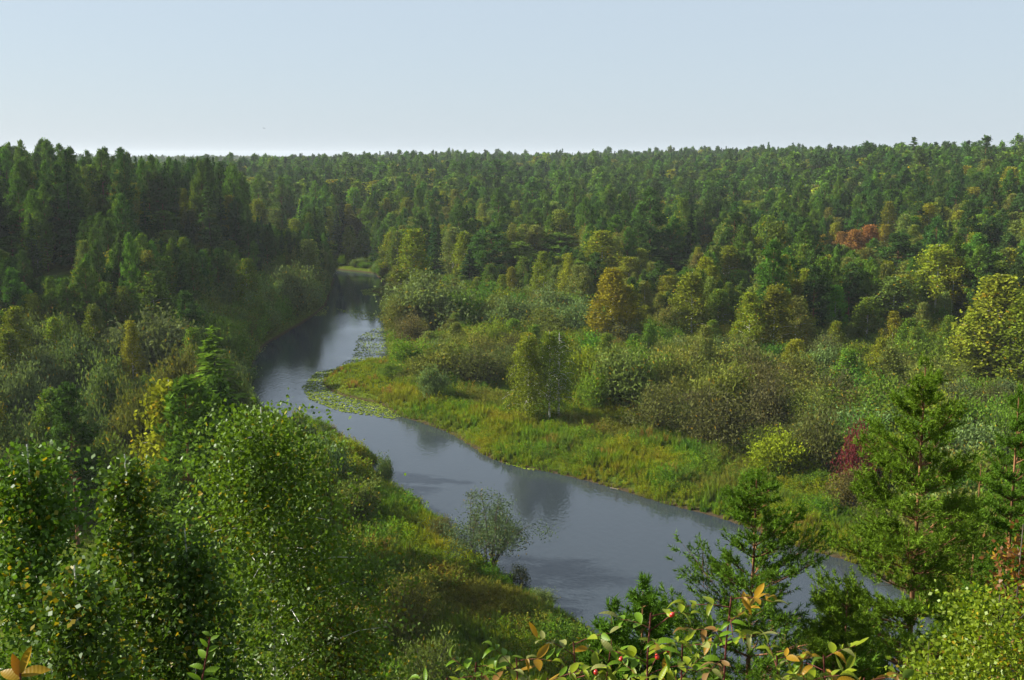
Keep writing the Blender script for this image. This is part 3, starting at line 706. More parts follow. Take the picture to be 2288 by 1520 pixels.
# undergrowth below the wood edge
for x in np.arange(-40, 260, 2.6):
    for k in range(4):
        xx = x + prng.normal(0, 1.2); y = np.interp(xx, FOREST_EDGE[:, 0], FOREST_EDGE[:, 1]) + prng.uniform(-6, 14)
        aa = np.array([xx]), np.array([y])
        if river_dist(*aa)[0] < 2 or abs(xx) > .5 * y + 10 or (np.hypot(HP[:, 0] - xx, HP[:, 1] - y) < HP[:, 2] * .6).any(): continue
        plants.append(dict(kind='willow', lod='mid', x=xx, y=y, z=float(height(*aa)[0]), h=max(1.5, cap(xx, y, float(height(*aa)[0]), prng.uniform(2.5, 5), 3, .85)), r=prng.uniform(2.2, 4), tone=pick({'olive green': .4, 'mid green': .4, 'grey-green': .2, 'yellow-green': .1}), label=None, hero=False))
for i in range(170):
    y = prng.uniform(195, 372); xb = np.interp(y, Lw[3:70, 1][::-1], Lw[3:70, 0][::-1]); x = xb - prng.uniform(2, 16); aa = np.array([x]), np.array([y])
    if river_dist(*aa)[0] < 1.5: continue
    f = fit(x, y, float(height(*aa)[0]), prng.uniform(5, 10), prng.uniform(2.4, 4))
    if f and f[0] > 2: plants.append(dict(kind='willow', lod='mid', x=x, y=y, z=float(height(*aa)[0]), h=f[0], r=f[1], tone=pick({'grey-green': .5, 'mid green': .4, 'olive green': .3}), label=None, hero=False))
# shrubs along the foot of the left hill at the water
for i in range(200):
    t = prng.uniform(0, 1); q = Lw[int(3 + t * 62)]; x, y = q[0] - prng.uniform(2, 8), q[1] + prng.normal(0, 1)
    a = np.array([x]), np.array([y])
    if y < 150 or river_dist(*a)[0] < 1.5: continue
    if (np.hypot(HP[:, 0] - x, HP[:, 1] - y) < HP[:, 2] * .8 + .5).any(): continue
    f = fit(x, y, float(height(*a)[0]), prng.uniform(3.5, 7), prng.uniform(2, 3.8))
    if f is None or f[0] < 1: continue
    plants.append(dict(kind='willow', lod='mid', x=x, y=y, z=float(height(*a)[0]), h=f[0], r=f[1], tone=pick({'grey-green': .5, 'mid green': .4, 'olive green': .2}), label=None, hero=False))

for i in range(90):
    q = (np.vstack([Rw[:14], Lw[:4]]))[prng.integers(0, 17)] + prng.normal(0, 2.5, 2); a = np.array([q[0]]), np.array([q[1]])
    if river_dist(*a)[0] < .6 or q[1] < 345 or (np.hypot(HP[:, 0] - q[0], HP[:, 1] - q[1]) < HP[:, 2] * .6).any(): continue
    plants.append(dict(kind='willow', lod='mid', x=q[0], y=q[1], z=float(height(*a)[0]), h=prng.uniform(2.5, 5.5), r=prng.uniform(1.8, 3), tone=pick({'grey-green': .5, 'mid green': .4, 'olive green': .3}), label=None, hero=False))
for i in range(120):
    q = np.array([prng.uniform(-80, -41), prng.uniform(378, 424)]); a = np.array([q[0]]), np.array([q[1]])
    if not .3 < river_dist(*a)[0] < 9: continue
    plants.append(dict(kind='willow', lod='mid', x=q[0], y=q[1], z=float(height(*a)[0]), h=prng.uniform(2, 4.5), r=prng.uniform(1.6, 2.6), tone=pick({'grey-green': .3, 'mid green': .6, 'olive green': .3}), label=None, hero=False))
# ---- which of them show largest: paint them near to far on a coarse grid
G = 4; occ = np.zeros((1520 // G, 2288 // G), bool)
plants.sort(key=lambda p: p['y'])
for p in plants:
    px, pb, dep = project((p['x'], p['y'], p['z'])); _, ptop, _ = project((p['x'], p['y'], p['z'] + p['h']))
    p['px'] = float(px); p['py'] = float((pb + ptop) / 2)
    w = p['r'] * F_PX / dep
    c0, c1, r0, r1 = int((px - w * .8) / G), int((px + w * .8) / G) + 1, int(ptop / G), int(pb / G) + 1
    c0, r0 = max(c0, 0), max(r0, 0); c1, r1 = min(c1, occ.shape[1]), min(r1, occ.shape[0])
    if c1 <= c0 or r1 <= r0: p['vis'] = 0; continue
    s = occ[r0:r1, c0:c1]; p['vis'] = int((~s).sum()); s[:] = True
LIMIT = {'birch': 290, 'pine': 290, 'spruce': 200, 'willow': 290}
cnt = {k: 0 for k in LIMIT}; single = []; rest = []
for p in sorted(plants, key=lambda p: (-p['hero'], -p['vis'])):
    k = 'willow' if p['kind'] == 'twiggy' else p['kind']
    if (p['hero'] or p['vis'] >= 3) and cnt[k] < LIMIT[k]: cnt[k] += 1; single.append(p)
    else: rest.append(p)

# ---- labels for the wood
def place(p):
    x, y, px = p['x'], p['y'], p['px']
    if p['kind'] in ('willow', 'twiggy'):
        if x < -20 and y < 205 or px < 760 and y < 205: return 'in the left bank thicket ' + ('by the border' if px < 150 else 'above foreground birches' if px < 420 else 'by the river')
        if px < 900: return 'at the dark foot of the left hill'
        if px < 1130: return 'on the right bank by the lily pads' if p['py'] > 740 else 'around the big bend willow'
        if px < 1340: return 'behind the white-stemmed birches'
        if px < 1620: return 'below the golden birch' if p['py'] < 830 else 'left of the purplish thicket'
        if px < 1880: return 'below the round-headed birch' if p['py'] < 830 else 'around the purplish thicket'
        if px < 2060: return 'below the bare white trunks' if p['py'] < 900 else 'around the dark red bush'
        return 'below the huge birch at right' if p['py'] < 960 else 'behind the tall orange-stemmed pine'
    if x < -54 and y < 384:
        e = 'low on the left hill' if p['z'] < 8 else 'midway up the left hill' if p['z'] < 19 else 'atop the left hill'
        return e + (' by the border' if px < 150 else ' inland' if px < 320 else ' towards the river' if px < 470 else ' at the water')
    if x < -15 and y < 520 or px < 900: return ('beyond the river bend' if y < 480 else 'on the slope above the bend') + (' on the left' if px < 640 else ' in the middle' if px < 780 else ' near the golden pair')
    lat = ['behind the bend willow', 'behind the bare-stemmed pine', 'behind the pale willow thicket', 'behind the golden birch', 'behind the round-headed birch', 'left of the rust-red crowns', 'near the rust-red crowns', 'behind the bare white trunks', 'on the right-hand slope'][int(np.searchsorted([1040, 1180, 1330, 1480, 1640, 1820, 1990, 2130], px))]
    dep = 'close ' if y < 330 else '' if y < 430 else 'far ' if y < 540 else 'high '
    return dep + lat
def size(p): return 'tall ' if p['h'] > 17.5 else 'low ' if p['h'] < (13 if p['kind'] not in ('willow', 'twiggy') else 4.6) else ''
NUM = ['', '', 'two', 'three', 'four', 'five', 'six', 'seven', 'eight', 'nine', 'ten', 'eleven', 'twelve', 'thirteen', 'fourteen', 'fifteen', 'sixteen', 'seventeen', 'eighteen', 'nineteen']
NTH = ['', 'second', 'third', 'fourth', 'fifth', 'sixth', 'seventh', 'eighth', 'ninth', 'tenth', 'eleventh', 'twelfth', 'thirteenth', 'fourteenth', 'fifteenth', 'sixteenth', 'seventeenth', 'eighteenth']
def plural(s): return s + ('es' if s.endswith('bush') else '' if s.endswith('trees') else ' trees')
sets = {}
for p in single:
    if not p['label']: sets.setdefault((size(p) + p['tone'] + ' ' + KIND[p['kind']][2], place(p)), []).append(p)
for (what, where), S in sets.items():
    S.sort(key=lambda p: p['px']); n = len(S)
    for i, p in enumerate(S):
        pass
        p['group'] = plural(KIND[p['kind']][2]) + ' ' + where
        if n == 1: p['label'] = f"{what}{'' if what.endswith('bush') else ' tree'} {where}"
        elif n <= 19: p['label'] = f"{'leftmost' if i == 0 else 'rightmost' if i == n - 1 else NTH[i] + '-from-left'} of {NUM[n]} {plural(what)} {where}"
        else: p['label'] = f'{what} in the close stand {where}'
        if len(p['label'].split()) > 16: p['label'] = p['label'].replace(where, where.replace(' the ', ' '))
        if len(p['label'].split()) > 16: p['label'] = p['label'].replace(' trees', '', 1)

def jitter(c, r, s=.12): return tuple(np.clip(np.array(c) * np.exp(r.normal(0, s)) * np.exp(r.normal(0, s * .5, 3)), .004, .5))
orng = np.random.default_rng(77)
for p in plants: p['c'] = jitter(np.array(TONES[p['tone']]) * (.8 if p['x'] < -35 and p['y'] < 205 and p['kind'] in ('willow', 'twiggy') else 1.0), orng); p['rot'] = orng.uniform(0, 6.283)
def protos(p):
    key = (p['kind'] if (p['kind'], p['lod']) in PROTO else 'willow', p['lod']); return PROTO[key]
for p in single:
    pr = protos(p); q = pr[orng.integers(0, len(pr))]
    nm, cat, _ = KIND[p['kind']]
    if 'larch' in (p['label'] or ''): nm, cat = 'larch_tree', 'larch tree'
    sc = (p['r'] / q['r'], p['r'] / q['r'] * orng.uniform(.9, 1.1), p['h'] / q['h'])
    loc = (p['x'], p['y'], p['z'] - .1)
    if p['vis'] >= 40 or p['hero']:
        e = empty(nm, loc, p['rot'], sc)
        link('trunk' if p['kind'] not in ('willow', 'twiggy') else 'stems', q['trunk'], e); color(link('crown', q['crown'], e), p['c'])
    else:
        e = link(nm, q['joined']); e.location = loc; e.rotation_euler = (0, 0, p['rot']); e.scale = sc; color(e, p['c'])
    tag(e, p['label'], cat, p.get('group'))

# ---- everything past those: one mass each, instanced
def scatter(name, meshes, pos, idx, rot, scl, colr):
    pc = bpy.data.collections.new(name + '_kinds')
    for i, me in enumerate(meshes):
        o = bpy.data.objects.new(f'{name}_kind_{i:02d}', me); pc.objects.link(o)
    me = bpy.data.meshes.new(name); n = len(pos)
    me.vertices.add(n); me.vertices.foreach_set('co', np.asarray(pos, np.float32).ravel())
    def at(nm, ty, key, v): a = me.attributes.new(nm, ty, 'POINT'); a.data.foreach_set(key, np.asarray(v).ravel())
    at('kind_index', 'INT', 'value', np.asarray(idx, np.int32))
    at('turn', 'FLOAT_VECTOR', 'vector', np.asarray(rot, np.float32)); at('grow', 'FLOAT_VECTOR', 'vector', np.asarray(scl, np.float32))
    at('leaf_color', 'FLOAT_COLOR', 'color', np.column_stack([colr, np.ones(n)]).astype(np.float32))
    ng = bpy.data.node_groups.new(name + '_scatter', 'GeometryNodeTree')
    ng.interface.new_socket('Geometry', in_out='INPUT', socket_type='NodeSocketGeometry'); ng.interface.new_socket('Geometry', in_out='OUTPUT', socket_type='NodeSocketGeometry')
    gi, go = ng.nodes.new('NodeGroupInput'), ng.nodes.new('NodeGroupOutput')
    ip = ng.nodes.new('GeometryNodeInstanceOnPoints'); ci = ng.nodes.new('GeometryNodeCollectionInfo')
    ci.inputs['Collection'].default_value = pc; ci.inputs['Separate Children'].default_value = True; ci.inputs['Reset Children'].default_value = True
    ip.inputs['Pick Instance'].default_value = True
    def na(nm, ty): a = ng.nodes.new('GeometryNodeInputNamedAttribute'); a.data_type = ty; a.inputs['Name'].default_value = nm; return a.outputs['Attribute']
    l = ng.links.new
    l(gi.outputs[0], ip.inputs['Points']); l(ci.outputs[0], ip.inputs['Instance']); l(na('kind_index', 'INT'), ip.inputs['Instance Index'])
    l(na('turn', 'FLOAT_VECTOR'), ip.inputs['Rotation']); l(na('grow', 'FLOAT_VECTOR'), ip.inputs['Scale']); l(ip.outputs[0], go.inputs[0])
    o = link(name, me); md = o.modifiers.new('scatter', 'NODES'); md.node_group = ng
    return tag(o, kind='stuff')

far = grid(720, 1100, 7.2); fr = [far, grid(1100, 1900, 9.5), grid(1900, 3600, 15, 60)]
FK = ['pine', 'birch', 'spruce', 'willow']
kinds = [(k, l) for k in ('pine', 'birch', 'spruce', 'willow') for l in ('mid', 'far')]
meshes = []; first = {}; numk = {}
for kk in kinds:
    first[kk] = len(meshes); numk[kk] = len(PROTO[kk]); meshes += [q['joined'] for q in PROTO[kk]]
pos, idx, scl, colr = [], [], [], []
for p in rest:
    kk = ('willow' if p['kind'] == 'twiggy' else p['kind'], 'mid' if p['lod'] != 'far' else 'far')
    i = orng.integers(0, numk[kk]); q = PROTO[kk][i]
    pos.append((p['x'], p['y'], p['z'] - .1)); idx.append(first[kk] + i); scl.append((p['r'] / q['r'], p['r'] / q['r'], p['h'] / q['h'])); colr.append(p['c'])
for lvl, P in enumerate(fr):
    z = height(P[:, 0], P[:, 1]); grow = [1.0, 1.15, 1.6][lvl]
    bl = blob(P[:, 0], P[:, 1], 90, 1.1)
    for (x, y), gz, b in zip(P, z, bl):
        k = pick({'pine': .52, 'spruce': .22, 'birch': max(.04, .26 + .34 * b)}); kk = (k, 'far'); i = orng.integers(0, numk[kk]); q = PROTO[kk][i]
        h = {'pine': orng.normal(16.5, 2), 'spruce': min(21, orng.normal(16, 2.6)), 'birch': orng.normal(14.5, 1.6)}[k]; r = orng.uniform(3.2, 5.0) * grow * (.85 if k == 'pine' else 1); h *= 1.15; big = np.exp(orng.normal(0, .2)); r *= big; h *= big ** .35
        if orng.random() < .07: continue
        if k == 'spruce': r *= .62
        tone = {'pine': ['dark green', 'fresh green'][orng.integers(0, 2)], 'spruce': 'blackish green', 'birch': ['mid green', 'olive green', 'yellow-green'][orng.integers(0, 3)]}[k]
        pos.append((x, y, gz - .2)); idx.append(first[kk] + i); scl.append((r / q['r'], r / q['r'], h / q['h'])); colr.append(jitter(TONES[tone], orng))
n = len(pos)
scatter('distant_forest', meshes, pos, idx, np.column_stack([np.zeros((n, 2)), orng.uniform(0, 6.283, n)]), scl, np.array(colr))
print('single', len(single), cnt, 'mass', n)

# ------------------------------------------------------------------ herbs and grass on the banks
grng = np.random.default_rng(21)
def herb(nst, leaf, h, spread):
    mb = MB()
    for k in range(nst):
        a = grng.uniform(0, 6.283); d = spread * math.sqrt(grng.random()); b = np.array([math.cos(a) * d, math.sin(a) * d, 0]); hh = h * grng.uniform(.7, 1.1)
        n = 9; t = np.linspace(.15, 1, n)
        C = b + np.column_stack([np.cos(a) * .18 * t * hh, np.sin(a) * .18 * t * hh, t * hh]) + grng.normal(0, .03, (n, 3))
        D = rdir(grng, n); D[:, 2] = np.abs(D[:, 2]) * .5 + .15
        cards(mb, C, D, leaf * grng.uniform(.7, 1.3, n), leaf * .42, grng, 0, np.clip(grng.normal(1, .16, n), .6, 1.5), (grng.random(n) < .02) * .8)
    return mb.mesh('herb_clump', [M_HERB])
def tuft(nb, h, lean):
    mb = MB(); a = grng.uniform(0, 6.283, nb); b = np.column_stack([np.cos(a), np.sin(a), np.zeros(nb)]) * grng.uniform(0, .16, nb)[:, None]
    hh = h * grng.uniform(.6, 1.1, nb); o = np.column_stack([np.cos(a), np.sin(a), np.zeros(nb)]) * lean * hh[:, None]
    s = np.column_stack([-np.sin(a), np.cos(a), np.zeros(nb)]) * .022
    up = np.array([0, 0, 1.0])
    m1 = b + o * .3 + hh[:, None] * .6 * up; tp = b + o + hh[:, None] * .97 * up
    V = np.stack([b - s, b + s, m1 + s * .8, m1 - s * .8, tp], 1); i = np.arange(nb)[:, None] * 5
    t = np.clip(grng.normal(1, .15, nb), .6, 1.5)
    mb.add(V, i + [0, 1, 2, 3], 0, t); mb2 = MB(); mb2.add(V, i + [3, 2, 4], 0, t); mb.join(mb2)
    return mb.mesh('grass_tuft', [M_HERB])
gm = [herb(9, .17, .8, .30), herb(11, .15, .7, .4), herb(7, .20, 1.0, .25), tuft(36, .8, .35), tuft(30, 1.0, .22), tuft(40, .45, .5)]
BANK_R = px_poly([(775, 790), (700, 840), (690, 868), (720, 893), (830, 925), (935, 943), (1000, 965), (1060, 1000), (1110, 1028), (1200, 1050), (1290, 1068), (1400, 1098), (1500, 1130), (1590, 1150), (1700, 1190), (1800, 1230), (1900, 1255), (2060, 1345), (2288, 1440), (2288, 1240),
                  (1950, 1150), (1690, 1020), (1560, 970), (1380, 930), (1290, 860), (1300, 750), (1180, 728), (1020, 728), (870, 770), (850, 700), (800, 745)], .6)
BANK_L = px_poly([(660, 950), (750, 973), (850, 1026), (830, 1045), (870, 1088), (970, 1148), (1085, 1262), (1212, 1345), (1330, 1415), (1460, 1570), (700, 1570), (500, 1250), (600, 1000)], .6)
SPIT = px_poly([(720, 835), (870, 800), (890, 895), (760, 905), (690, 868)], 0)
def sow(poly, dens):
    lo, hi = poly.min(0), poly.max(0); n = int((hi - lo).prod() * dens); P = grng.uniform(lo, hi, (n, 2))
    P = P[inside(poly, P[:, 0], P[:, 1])]; return P[river_dist(P[:, 0], P[:, 1]) > -.12]
P = np.vstack([sow(BANK_R, 5.0), sow(BANK_L, 7.0), sow(SHRUBS_R, 1.2), sow(SHRUBS_L, .8)])
z = height(P[:, 0], P[:, 1]); n = len(P)
spit = inside(SPIT, P[:, 0], P[:, 1])
b1 = blob(P[:, 0], P[:, 1], 3.2, .4) + grng.normal(0, .35, n); b2 = blob(P[:, 0], P[:, 1], 5.1, 2.2) + grng.normal(0, .3, n); b3 = blob(P[:, 0], P[:, 1], 2.0, 5.0) + grng.normal(0, .3, n)
HB = blob(P[:, 0], P[:, 1], 1.3, 3.1)
idx = np.where(b1 > .1, grng.integers(0, 3, n), grng.integers(3, 5, n)); idx[spit] = grng.choice([3, 5], spit.sum())
PAL = np.array([1.6, 1.24, 1.2]) * np.array([(.085, .155, .012), (.115, .165, .010), (.072, .128, .018), (.125, .150, .014), (.095, .120, .020), (.135, .105, .028)])
ci = np.select([b2 > .75, b2 > .25, b2 > -.2, b2 > -.7], [3, 1, 0, 2], 4); ci[(b3 > 1.45) & ~spit] = 5; ci[spit] = np.where(b3[spit] > .9, 5, 1)
cg = PAL[ci] * np.exp(grng.normal(0, .12, n))[:, None]
sz = (0.72 + .6 * ss(-.6, .9, b3) + .35 * ss(0, 1, HB)) * grng.uniform(.8, 1.25, n); sz[spit] *= .6
sz *= .7 + .3 * ss(0, 3, river_dist(P[:, 0], P[:, 1]))
scatter('bank_grass', gm, np.column_stack([P, z - .03]), idx, np.column_stack([grng.normal(0, .12, (n, 2)), grng.uniform(0, 6.283, n)]), np.column_stack([sz, sz, sz * grng.uniform(.8, 1.35, n)]), cg)
print('grass', n)

# ------------------------------------------------------------------ lily pads
m, nt, out = new_mat('lily_pad'); Lk = nt.links.new
t = N(nt, 'ShaderNodeAttribute', attribute_type='GEOMETRY', attribute_name='tint')
c = ramp(nt, t.outputs['Fac'], [(.2, (.08, .12, .010)), (.6, (.15, .20, .02)), (.92, (.30, .33, .06))])
p = N(nt, 'ShaderNodeBsdfDiffuse'); Lk(c, p.inputs['Color']); Lk(p.outputs[0], out.inputs[0])
PADS = [(px_poly([(674, 865), (690, 893), (760, 920), (880, 937), (900, 930), (870, 885), (760, 868), (760, 822), (705, 832)]), 11.0), (px_poly([(800, 750), (862, 725), (880, 790), (870, 806), (735, 830), (785, 800)]), 4.0),
        (px_poly([(1065, 1003), (1120, 1035), (1195, 1054), (1190, 1030), (1100, 1000)]), 9.0), (px_poly([(800, 1000), (856, 1026), (830, 1044), (780, 1020)]), 7.0),
        (px_poly([(640, 690), (735, 685), (730, 705), (650, 712)]), 4.0), (px_poly([(805, 648), (860, 640), (858, 662), (812, 660)]), 7.0), (px_poly([(750, 690), (860, 700), (860, 720), (800, 715)]), 3.0), (px_poly([(560, 770), (620, 735), (640, 742), (575, 790)]), 1.2)]
mb = MB()
for poly, dens in PADS:
    lo, hi = poly.min(0), poly.max(0); k = int((hi - lo).prod() * dens); Q = grng.uniform(lo, hi, (k, 2)); Q = Q[inside(poly, Q[:, 0], Q[:, 1])]; Q = Q[river_dist(Q[:, 0], Q[:, 1]) < .6]
    k = len(Q)
    if not k: continue
    th = np.linspace(.25, 6.03, 8); rr = grng.uniform(.10, .20, k); a0 = grng.uniform(0, 6.283, k)
    ang = th[None] + a0[:, None]
    V = np.stack([Q[:, 0:1] + np.cos(ang) * rr[:, None], Q[:, 1:2] + np.sin(ang) * rr[:, None], .03 + grng.normal(0, .035, (k, 8)).clip(-.02, .09) + (grng.random((k, 1)) * .02)], -1)
    mb.add(V, np.arange(8 * k).reshape(k, 8), 0, np.clip(grng.normal(.5, .2, k), .1, 1))
tag(link('lily_pads', mb.mesh('lily_pads', [m])), kind='stuff')

# ------------------------------------------------------------------ plants built one by one, nearer the eye
hrng = np.random.default_rng(303)
LEAF = MB(); LEAF.add([(0, 0, 0), (.5, .28, .02), (.5, .75, .03), (0, .5, -.05), (-.5, .28, .02), (-.36, .75, .03), (0, 1, 0)][:1] + [(.36, .2, .03), (.46, .45, .04), (.28, .75, .02), (0, 1, -.03), (-.28, .75, .02), (-.46, .45, .04), (-.36, .2, .03), (0, .45, -.05)],
         [(0, 1, 8), (1, 2, 8), (2, 3, 8), (3, 4, 8), (4, 5, 8), (5, 6, 8), (6, 7, 8), (7, 0, 8)], 0, 1.0, 0.0, True)
LEAF_ME = LEAF.mesh('birch_leaf', [M_GLOSSY])
def near_tree(name, cat, label, px, ytop, D, gen, c, mats, leaf_objects=0, yellow=(.30, .21, .012), **kw):
    q = at_depth(px, ytop, D); gz = hgt(q[0], q[1]); h = q[2] - gz
    wood, lv = gen(h, rng=hrng, **kw)
    e = empty(name, (q[0], q[1], gz - .1)); tag(e, label, cat)
    link('trunk', wood.mesh(name + '_trunk', [mats[0]]), e)
    if leaf_objects:
        V = lv.V[0].reshape(-1, 4, 3); F, mt, ti, ac, sm = lv.F[0]
        W = V.mean(1) + [q[0], q[1], gz - .1]; sx, sy, dep = project(W)
        ok = np.where((sx > 5) & (sx < 2280) & (sy < 1515) & (sy > 0))[0]
        side = (W[ok] - [q[0], q[1], 0]); near = -(side[:, 1] / np.maximum(.1, np.abs(side[:, 1]).max())) + hrng.normal(0, .4, len(ok))
        ch = ok[np.argsort(-near)[:leaf_objects]]; keep = np.ones(len(V), bool); keep[ch] = False
        for i in ch:
            v = V[i]; Dv = v[2] - v[0]; Ln = np.linalg.norm(Dv); y = Dv / Ln; Sv = v[1] - v[3]; Sv = Sv - y * Sv.dot(y); Wd = np.linalg.norm(Sv); x = Sv / Wd; zz = np.cross(x, y)
            o = link('leaf', LEAF_ME, e)
            o.matrix_local = Matrix(((x[0] * Wd, y[0] * Ln, zz[0] * Ln, v[0][0]), (x[1] * Wd, y[1] * Ln, zz[1] * Ln, v[0][1]), (x[2] * Wd, y[2] * Ln, zz[2] * Ln, v[0][2]), (0, 0, 0, 1)))
            color(o, yellow if hrng.random() < .13 else np.array(c) * hrng.uniform(.7, 1.4))
        k = int(keep.sum()); lv = MB(); lv.add(V[keep], np.arange(4 * k).reshape(k, 4), 0, ti[keep], ac[keep])
    color(link('crown', lv.mesh(name + '_crown', [mats[1]]), e), c)
    return e
BM = (B_BIRCH, M_GLOSSY)
bk = dict(taper=.45, base=.22, leaf=.070, limbs=70, r0=.05, droop=.35, clump=.24)
near_tree('birch_tree', 'birch tree', 'glossy-leaved foreground birch at the left border, yellow leaves sprinkled in it', 85, 918, 12.0, gen_birch, (.072, .13, .012), BM, 140, nl=26000, rad=1.25, acc=.05, **bk)
near_tree('birch_tree', 'birch tree', 'narrow foreground birch between the left border birch and the big pointed one', 275, 945, 13.2, gen_birch, (.064, .12, .012), BM, 110, nl=17000, rad=.85, acc=.06, **bk)
near_tree('birch_tree', 'birch tree', 'big pointed foreground birch covering part of the river, the tallest of the front row', 582, 848, 16.0, gen_birch, (.092, .145, .014), BM, 150, nl=42000, rad=2.3, acc=.035, **{**bk, 'taper': .5})
near_tree('birch_tree', 'birch tree', 'shaded lower birch filling the gap below the narrow foreground birch', 400, 1120, 13.0, gen_birch, (.055, .10, .012), BM, 60, nl=20000, rad=1.2, acc=.06, **bk)
near_tree('birch_tree', 'birch tree', 'low birch at the bottom left corner with many yellow leaves', 170, 1180, 10.5, gen_birch, (.062, .105, .012), BM, 60, nl=16000, rad=1.2, acc=.12, **bk)
near_tree('birch_tree', 'birch tree', 'yellow-tinged low birch at the bottom right of the big pointed birch', 760, 1290, 17.0, gen_birch, (.075, .090, .016), BM, 50, nl=16000, rad=1.3, acc=.12, **bk)
PM = (B_PINE, M_NEEDLE)
pk = dict(leaf=.10, cards_per=24, near=True)
near_tree('pine_tree', 'pine tree', 'near pine in front of the water, its right side dark', 1690, 1035, 20.0, gen_pine, (.078, .15, .016), PM, rad=1.95, base=.06, nt=5600, whorls=28, r0=.085, **pk)
near_tree('pine_tree', 'pine tree', 'tall orange-stemmed pine at right reaching highest of the near pines', 2076, 782, 22.0, gen_pine, (.105, .17, .016), PM, rad=1.8, base=.14, nt=6400, whorls=26, r0=.10, **pk)
near_tree('pine_tree', 'pine tree', 'near pine cut by the right border', 2285, 855, 24.0, gen_pine, (.085, .15, .016), PM, rad=1.3, base=.15, nt=4600, whorls=25, r0=.09, **pk)
near_tree('pine_tree', 'pine tree', 'young pine top poking up before the water above the roses', 1430, 1275, 14.0, gen_pine, (.072, .145, .016), PM, rad=.75, base=.35, nt=2600, whorls=18, r0=.05, **pk)
near_tree('pine_tree', 'pine tree', 'smaller twin young pine top left of the one above the roses', 1368, 1330, 13.6, gen_pine, (.072, .145, .016), PM, rad=.6, base=.4, nt=1800, whorls=14, r0=.04, **pk)
near_tree('pine_tree', 'pine tree', 'lower near pine between the dark-sided pine and the orange stem', 1900, 1290, 19.0, gen_pine, (.105, .175, .016), PM, rad=1.3, base=.12, nt=7200, whorls=18, r0=.07, **pk)
near_tree('pine_tree', 'pine tree', 'soft green pine behind the yellow-green sapling, right of the orange stem', 2195, 1010, 26.0, gen_pine, (.10, .165, .016), PM, rad=1.6, base=.12, nt=4200, whorls=18, r0=.08, **pk)
M_SMALL = foliage('small_pale_leaf', gloss=.015, rough=.45, trans=.4)
near_tree('aspen_sapling', 'sapling', 'bright yellow-green sapling with small leaves in the bottom right corner', 2215, 1225, 7.5, gen_birch, (.155, .205, .012), (B_GREY, M_SMALL), 80, nl=26000, rad=.95, base=.2, leaf=.036, limbs=60, r0=.03, droop=.1, acc=.03, clump=.26)
near_tree('aspen_sapling', 'sapling', 'lower yellow-green sapling left of the bright one in the corner', 2085, 1345, 7.0, gen_birch, (.14, .195, .012), (B_GREY, M_SMALL), 40, nl=12000, rad=.65, base=.2, leaf=.036, limbs=40, r0=.02, droop=.1, acc=.03, clump=.26)
near_tree('rowan_sapling', 'sapling', 'sparse rust-brown leaved sapling at the right border', 2262, 1075, 9.0, gen_birch, (.15, .055, .016), (B_GREY, M_SMALL), 30, nl=1500, rad=.6, base=.45, leaf=.05, limbs=26, r0=.025, droop=.3, acc=.2, clump=.2)

def near_bush(name, label, px, ytop, ybase, wpx, c, nl, leaf, stems, lean=0.0, cat='bush'):
    x, y = base_on_ground(px, ybase); gz = hgt(x, y); h = at_depth(px, ytop, y)[2] - gz
    wood, lv = gen_bush(h, wpx * .5 * y / F_PX, nl, leaf, hrng, stems=stems, clump=.13, slim=.35)
    e = empty(name, (x, y, gz - .05)); tag(e, label, cat); e.rotation_euler = (0, lean, 0)
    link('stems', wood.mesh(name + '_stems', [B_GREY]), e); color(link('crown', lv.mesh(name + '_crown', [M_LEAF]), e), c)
near_bush('willow_tree', 'airy grey-green willow leaning over the water from the left bank', 1095, 1088, 1272, 200, (.080, .112, .050), 9500, .27, 18, .10, 'willow tree')
near_bush('willow_tree', 'thin upright willow stem left beside the airy leaning willow', 1052, 1085, 1240, 75, (.085, .115, .045), 1300, .2, 4, 0, 'willow tree')
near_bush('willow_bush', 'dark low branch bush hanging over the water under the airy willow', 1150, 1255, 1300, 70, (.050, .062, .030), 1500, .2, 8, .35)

def stem_birch(label, px, ytop, ybase, wpx, c, base, leaf=.29, nl=5200):
    x, y = base_on_ground(px, ybase); gz = hgt(x, y); h = at_depth(px, ytop, y)[2] - gz
    wood, lv = gen_birch(h, wpx * .5 * y / F_PX, base, nl, leaf, hrng, limbs=50, r0=.20 if base > .1 else .09, droop=.7, acc=.02, clump=.19, taper=.25)
    if base > .2: lv.V[0] += np.array([0, 2.1, 0])
    e = empty('birch_tree', (x, y, gz - .05)); tag(e, label, 'birch tree')
    link('trunk', wood.mesh('birch_trunk', [B_BIRCH]), e); color(link('crown', lv.mesh('birch_crown', [M_LEAF]), e), c)
stem_birch('left of the three bank birches, yellowish and leafy down to the grass', 1180, 742, 940, 108, (.145, .175, .016), .06, nl=7500)
stem_birch('middle of the three bank birches, with a long white stem', 1228, 734, 942, 92, (.13, .175, .016), .2, nl=5000)
stem_birch('right of the three bank birches, dark-topped with a white stem', 1248, 736, 938, 84, (.11, .165, .016), .22, nl=4400)

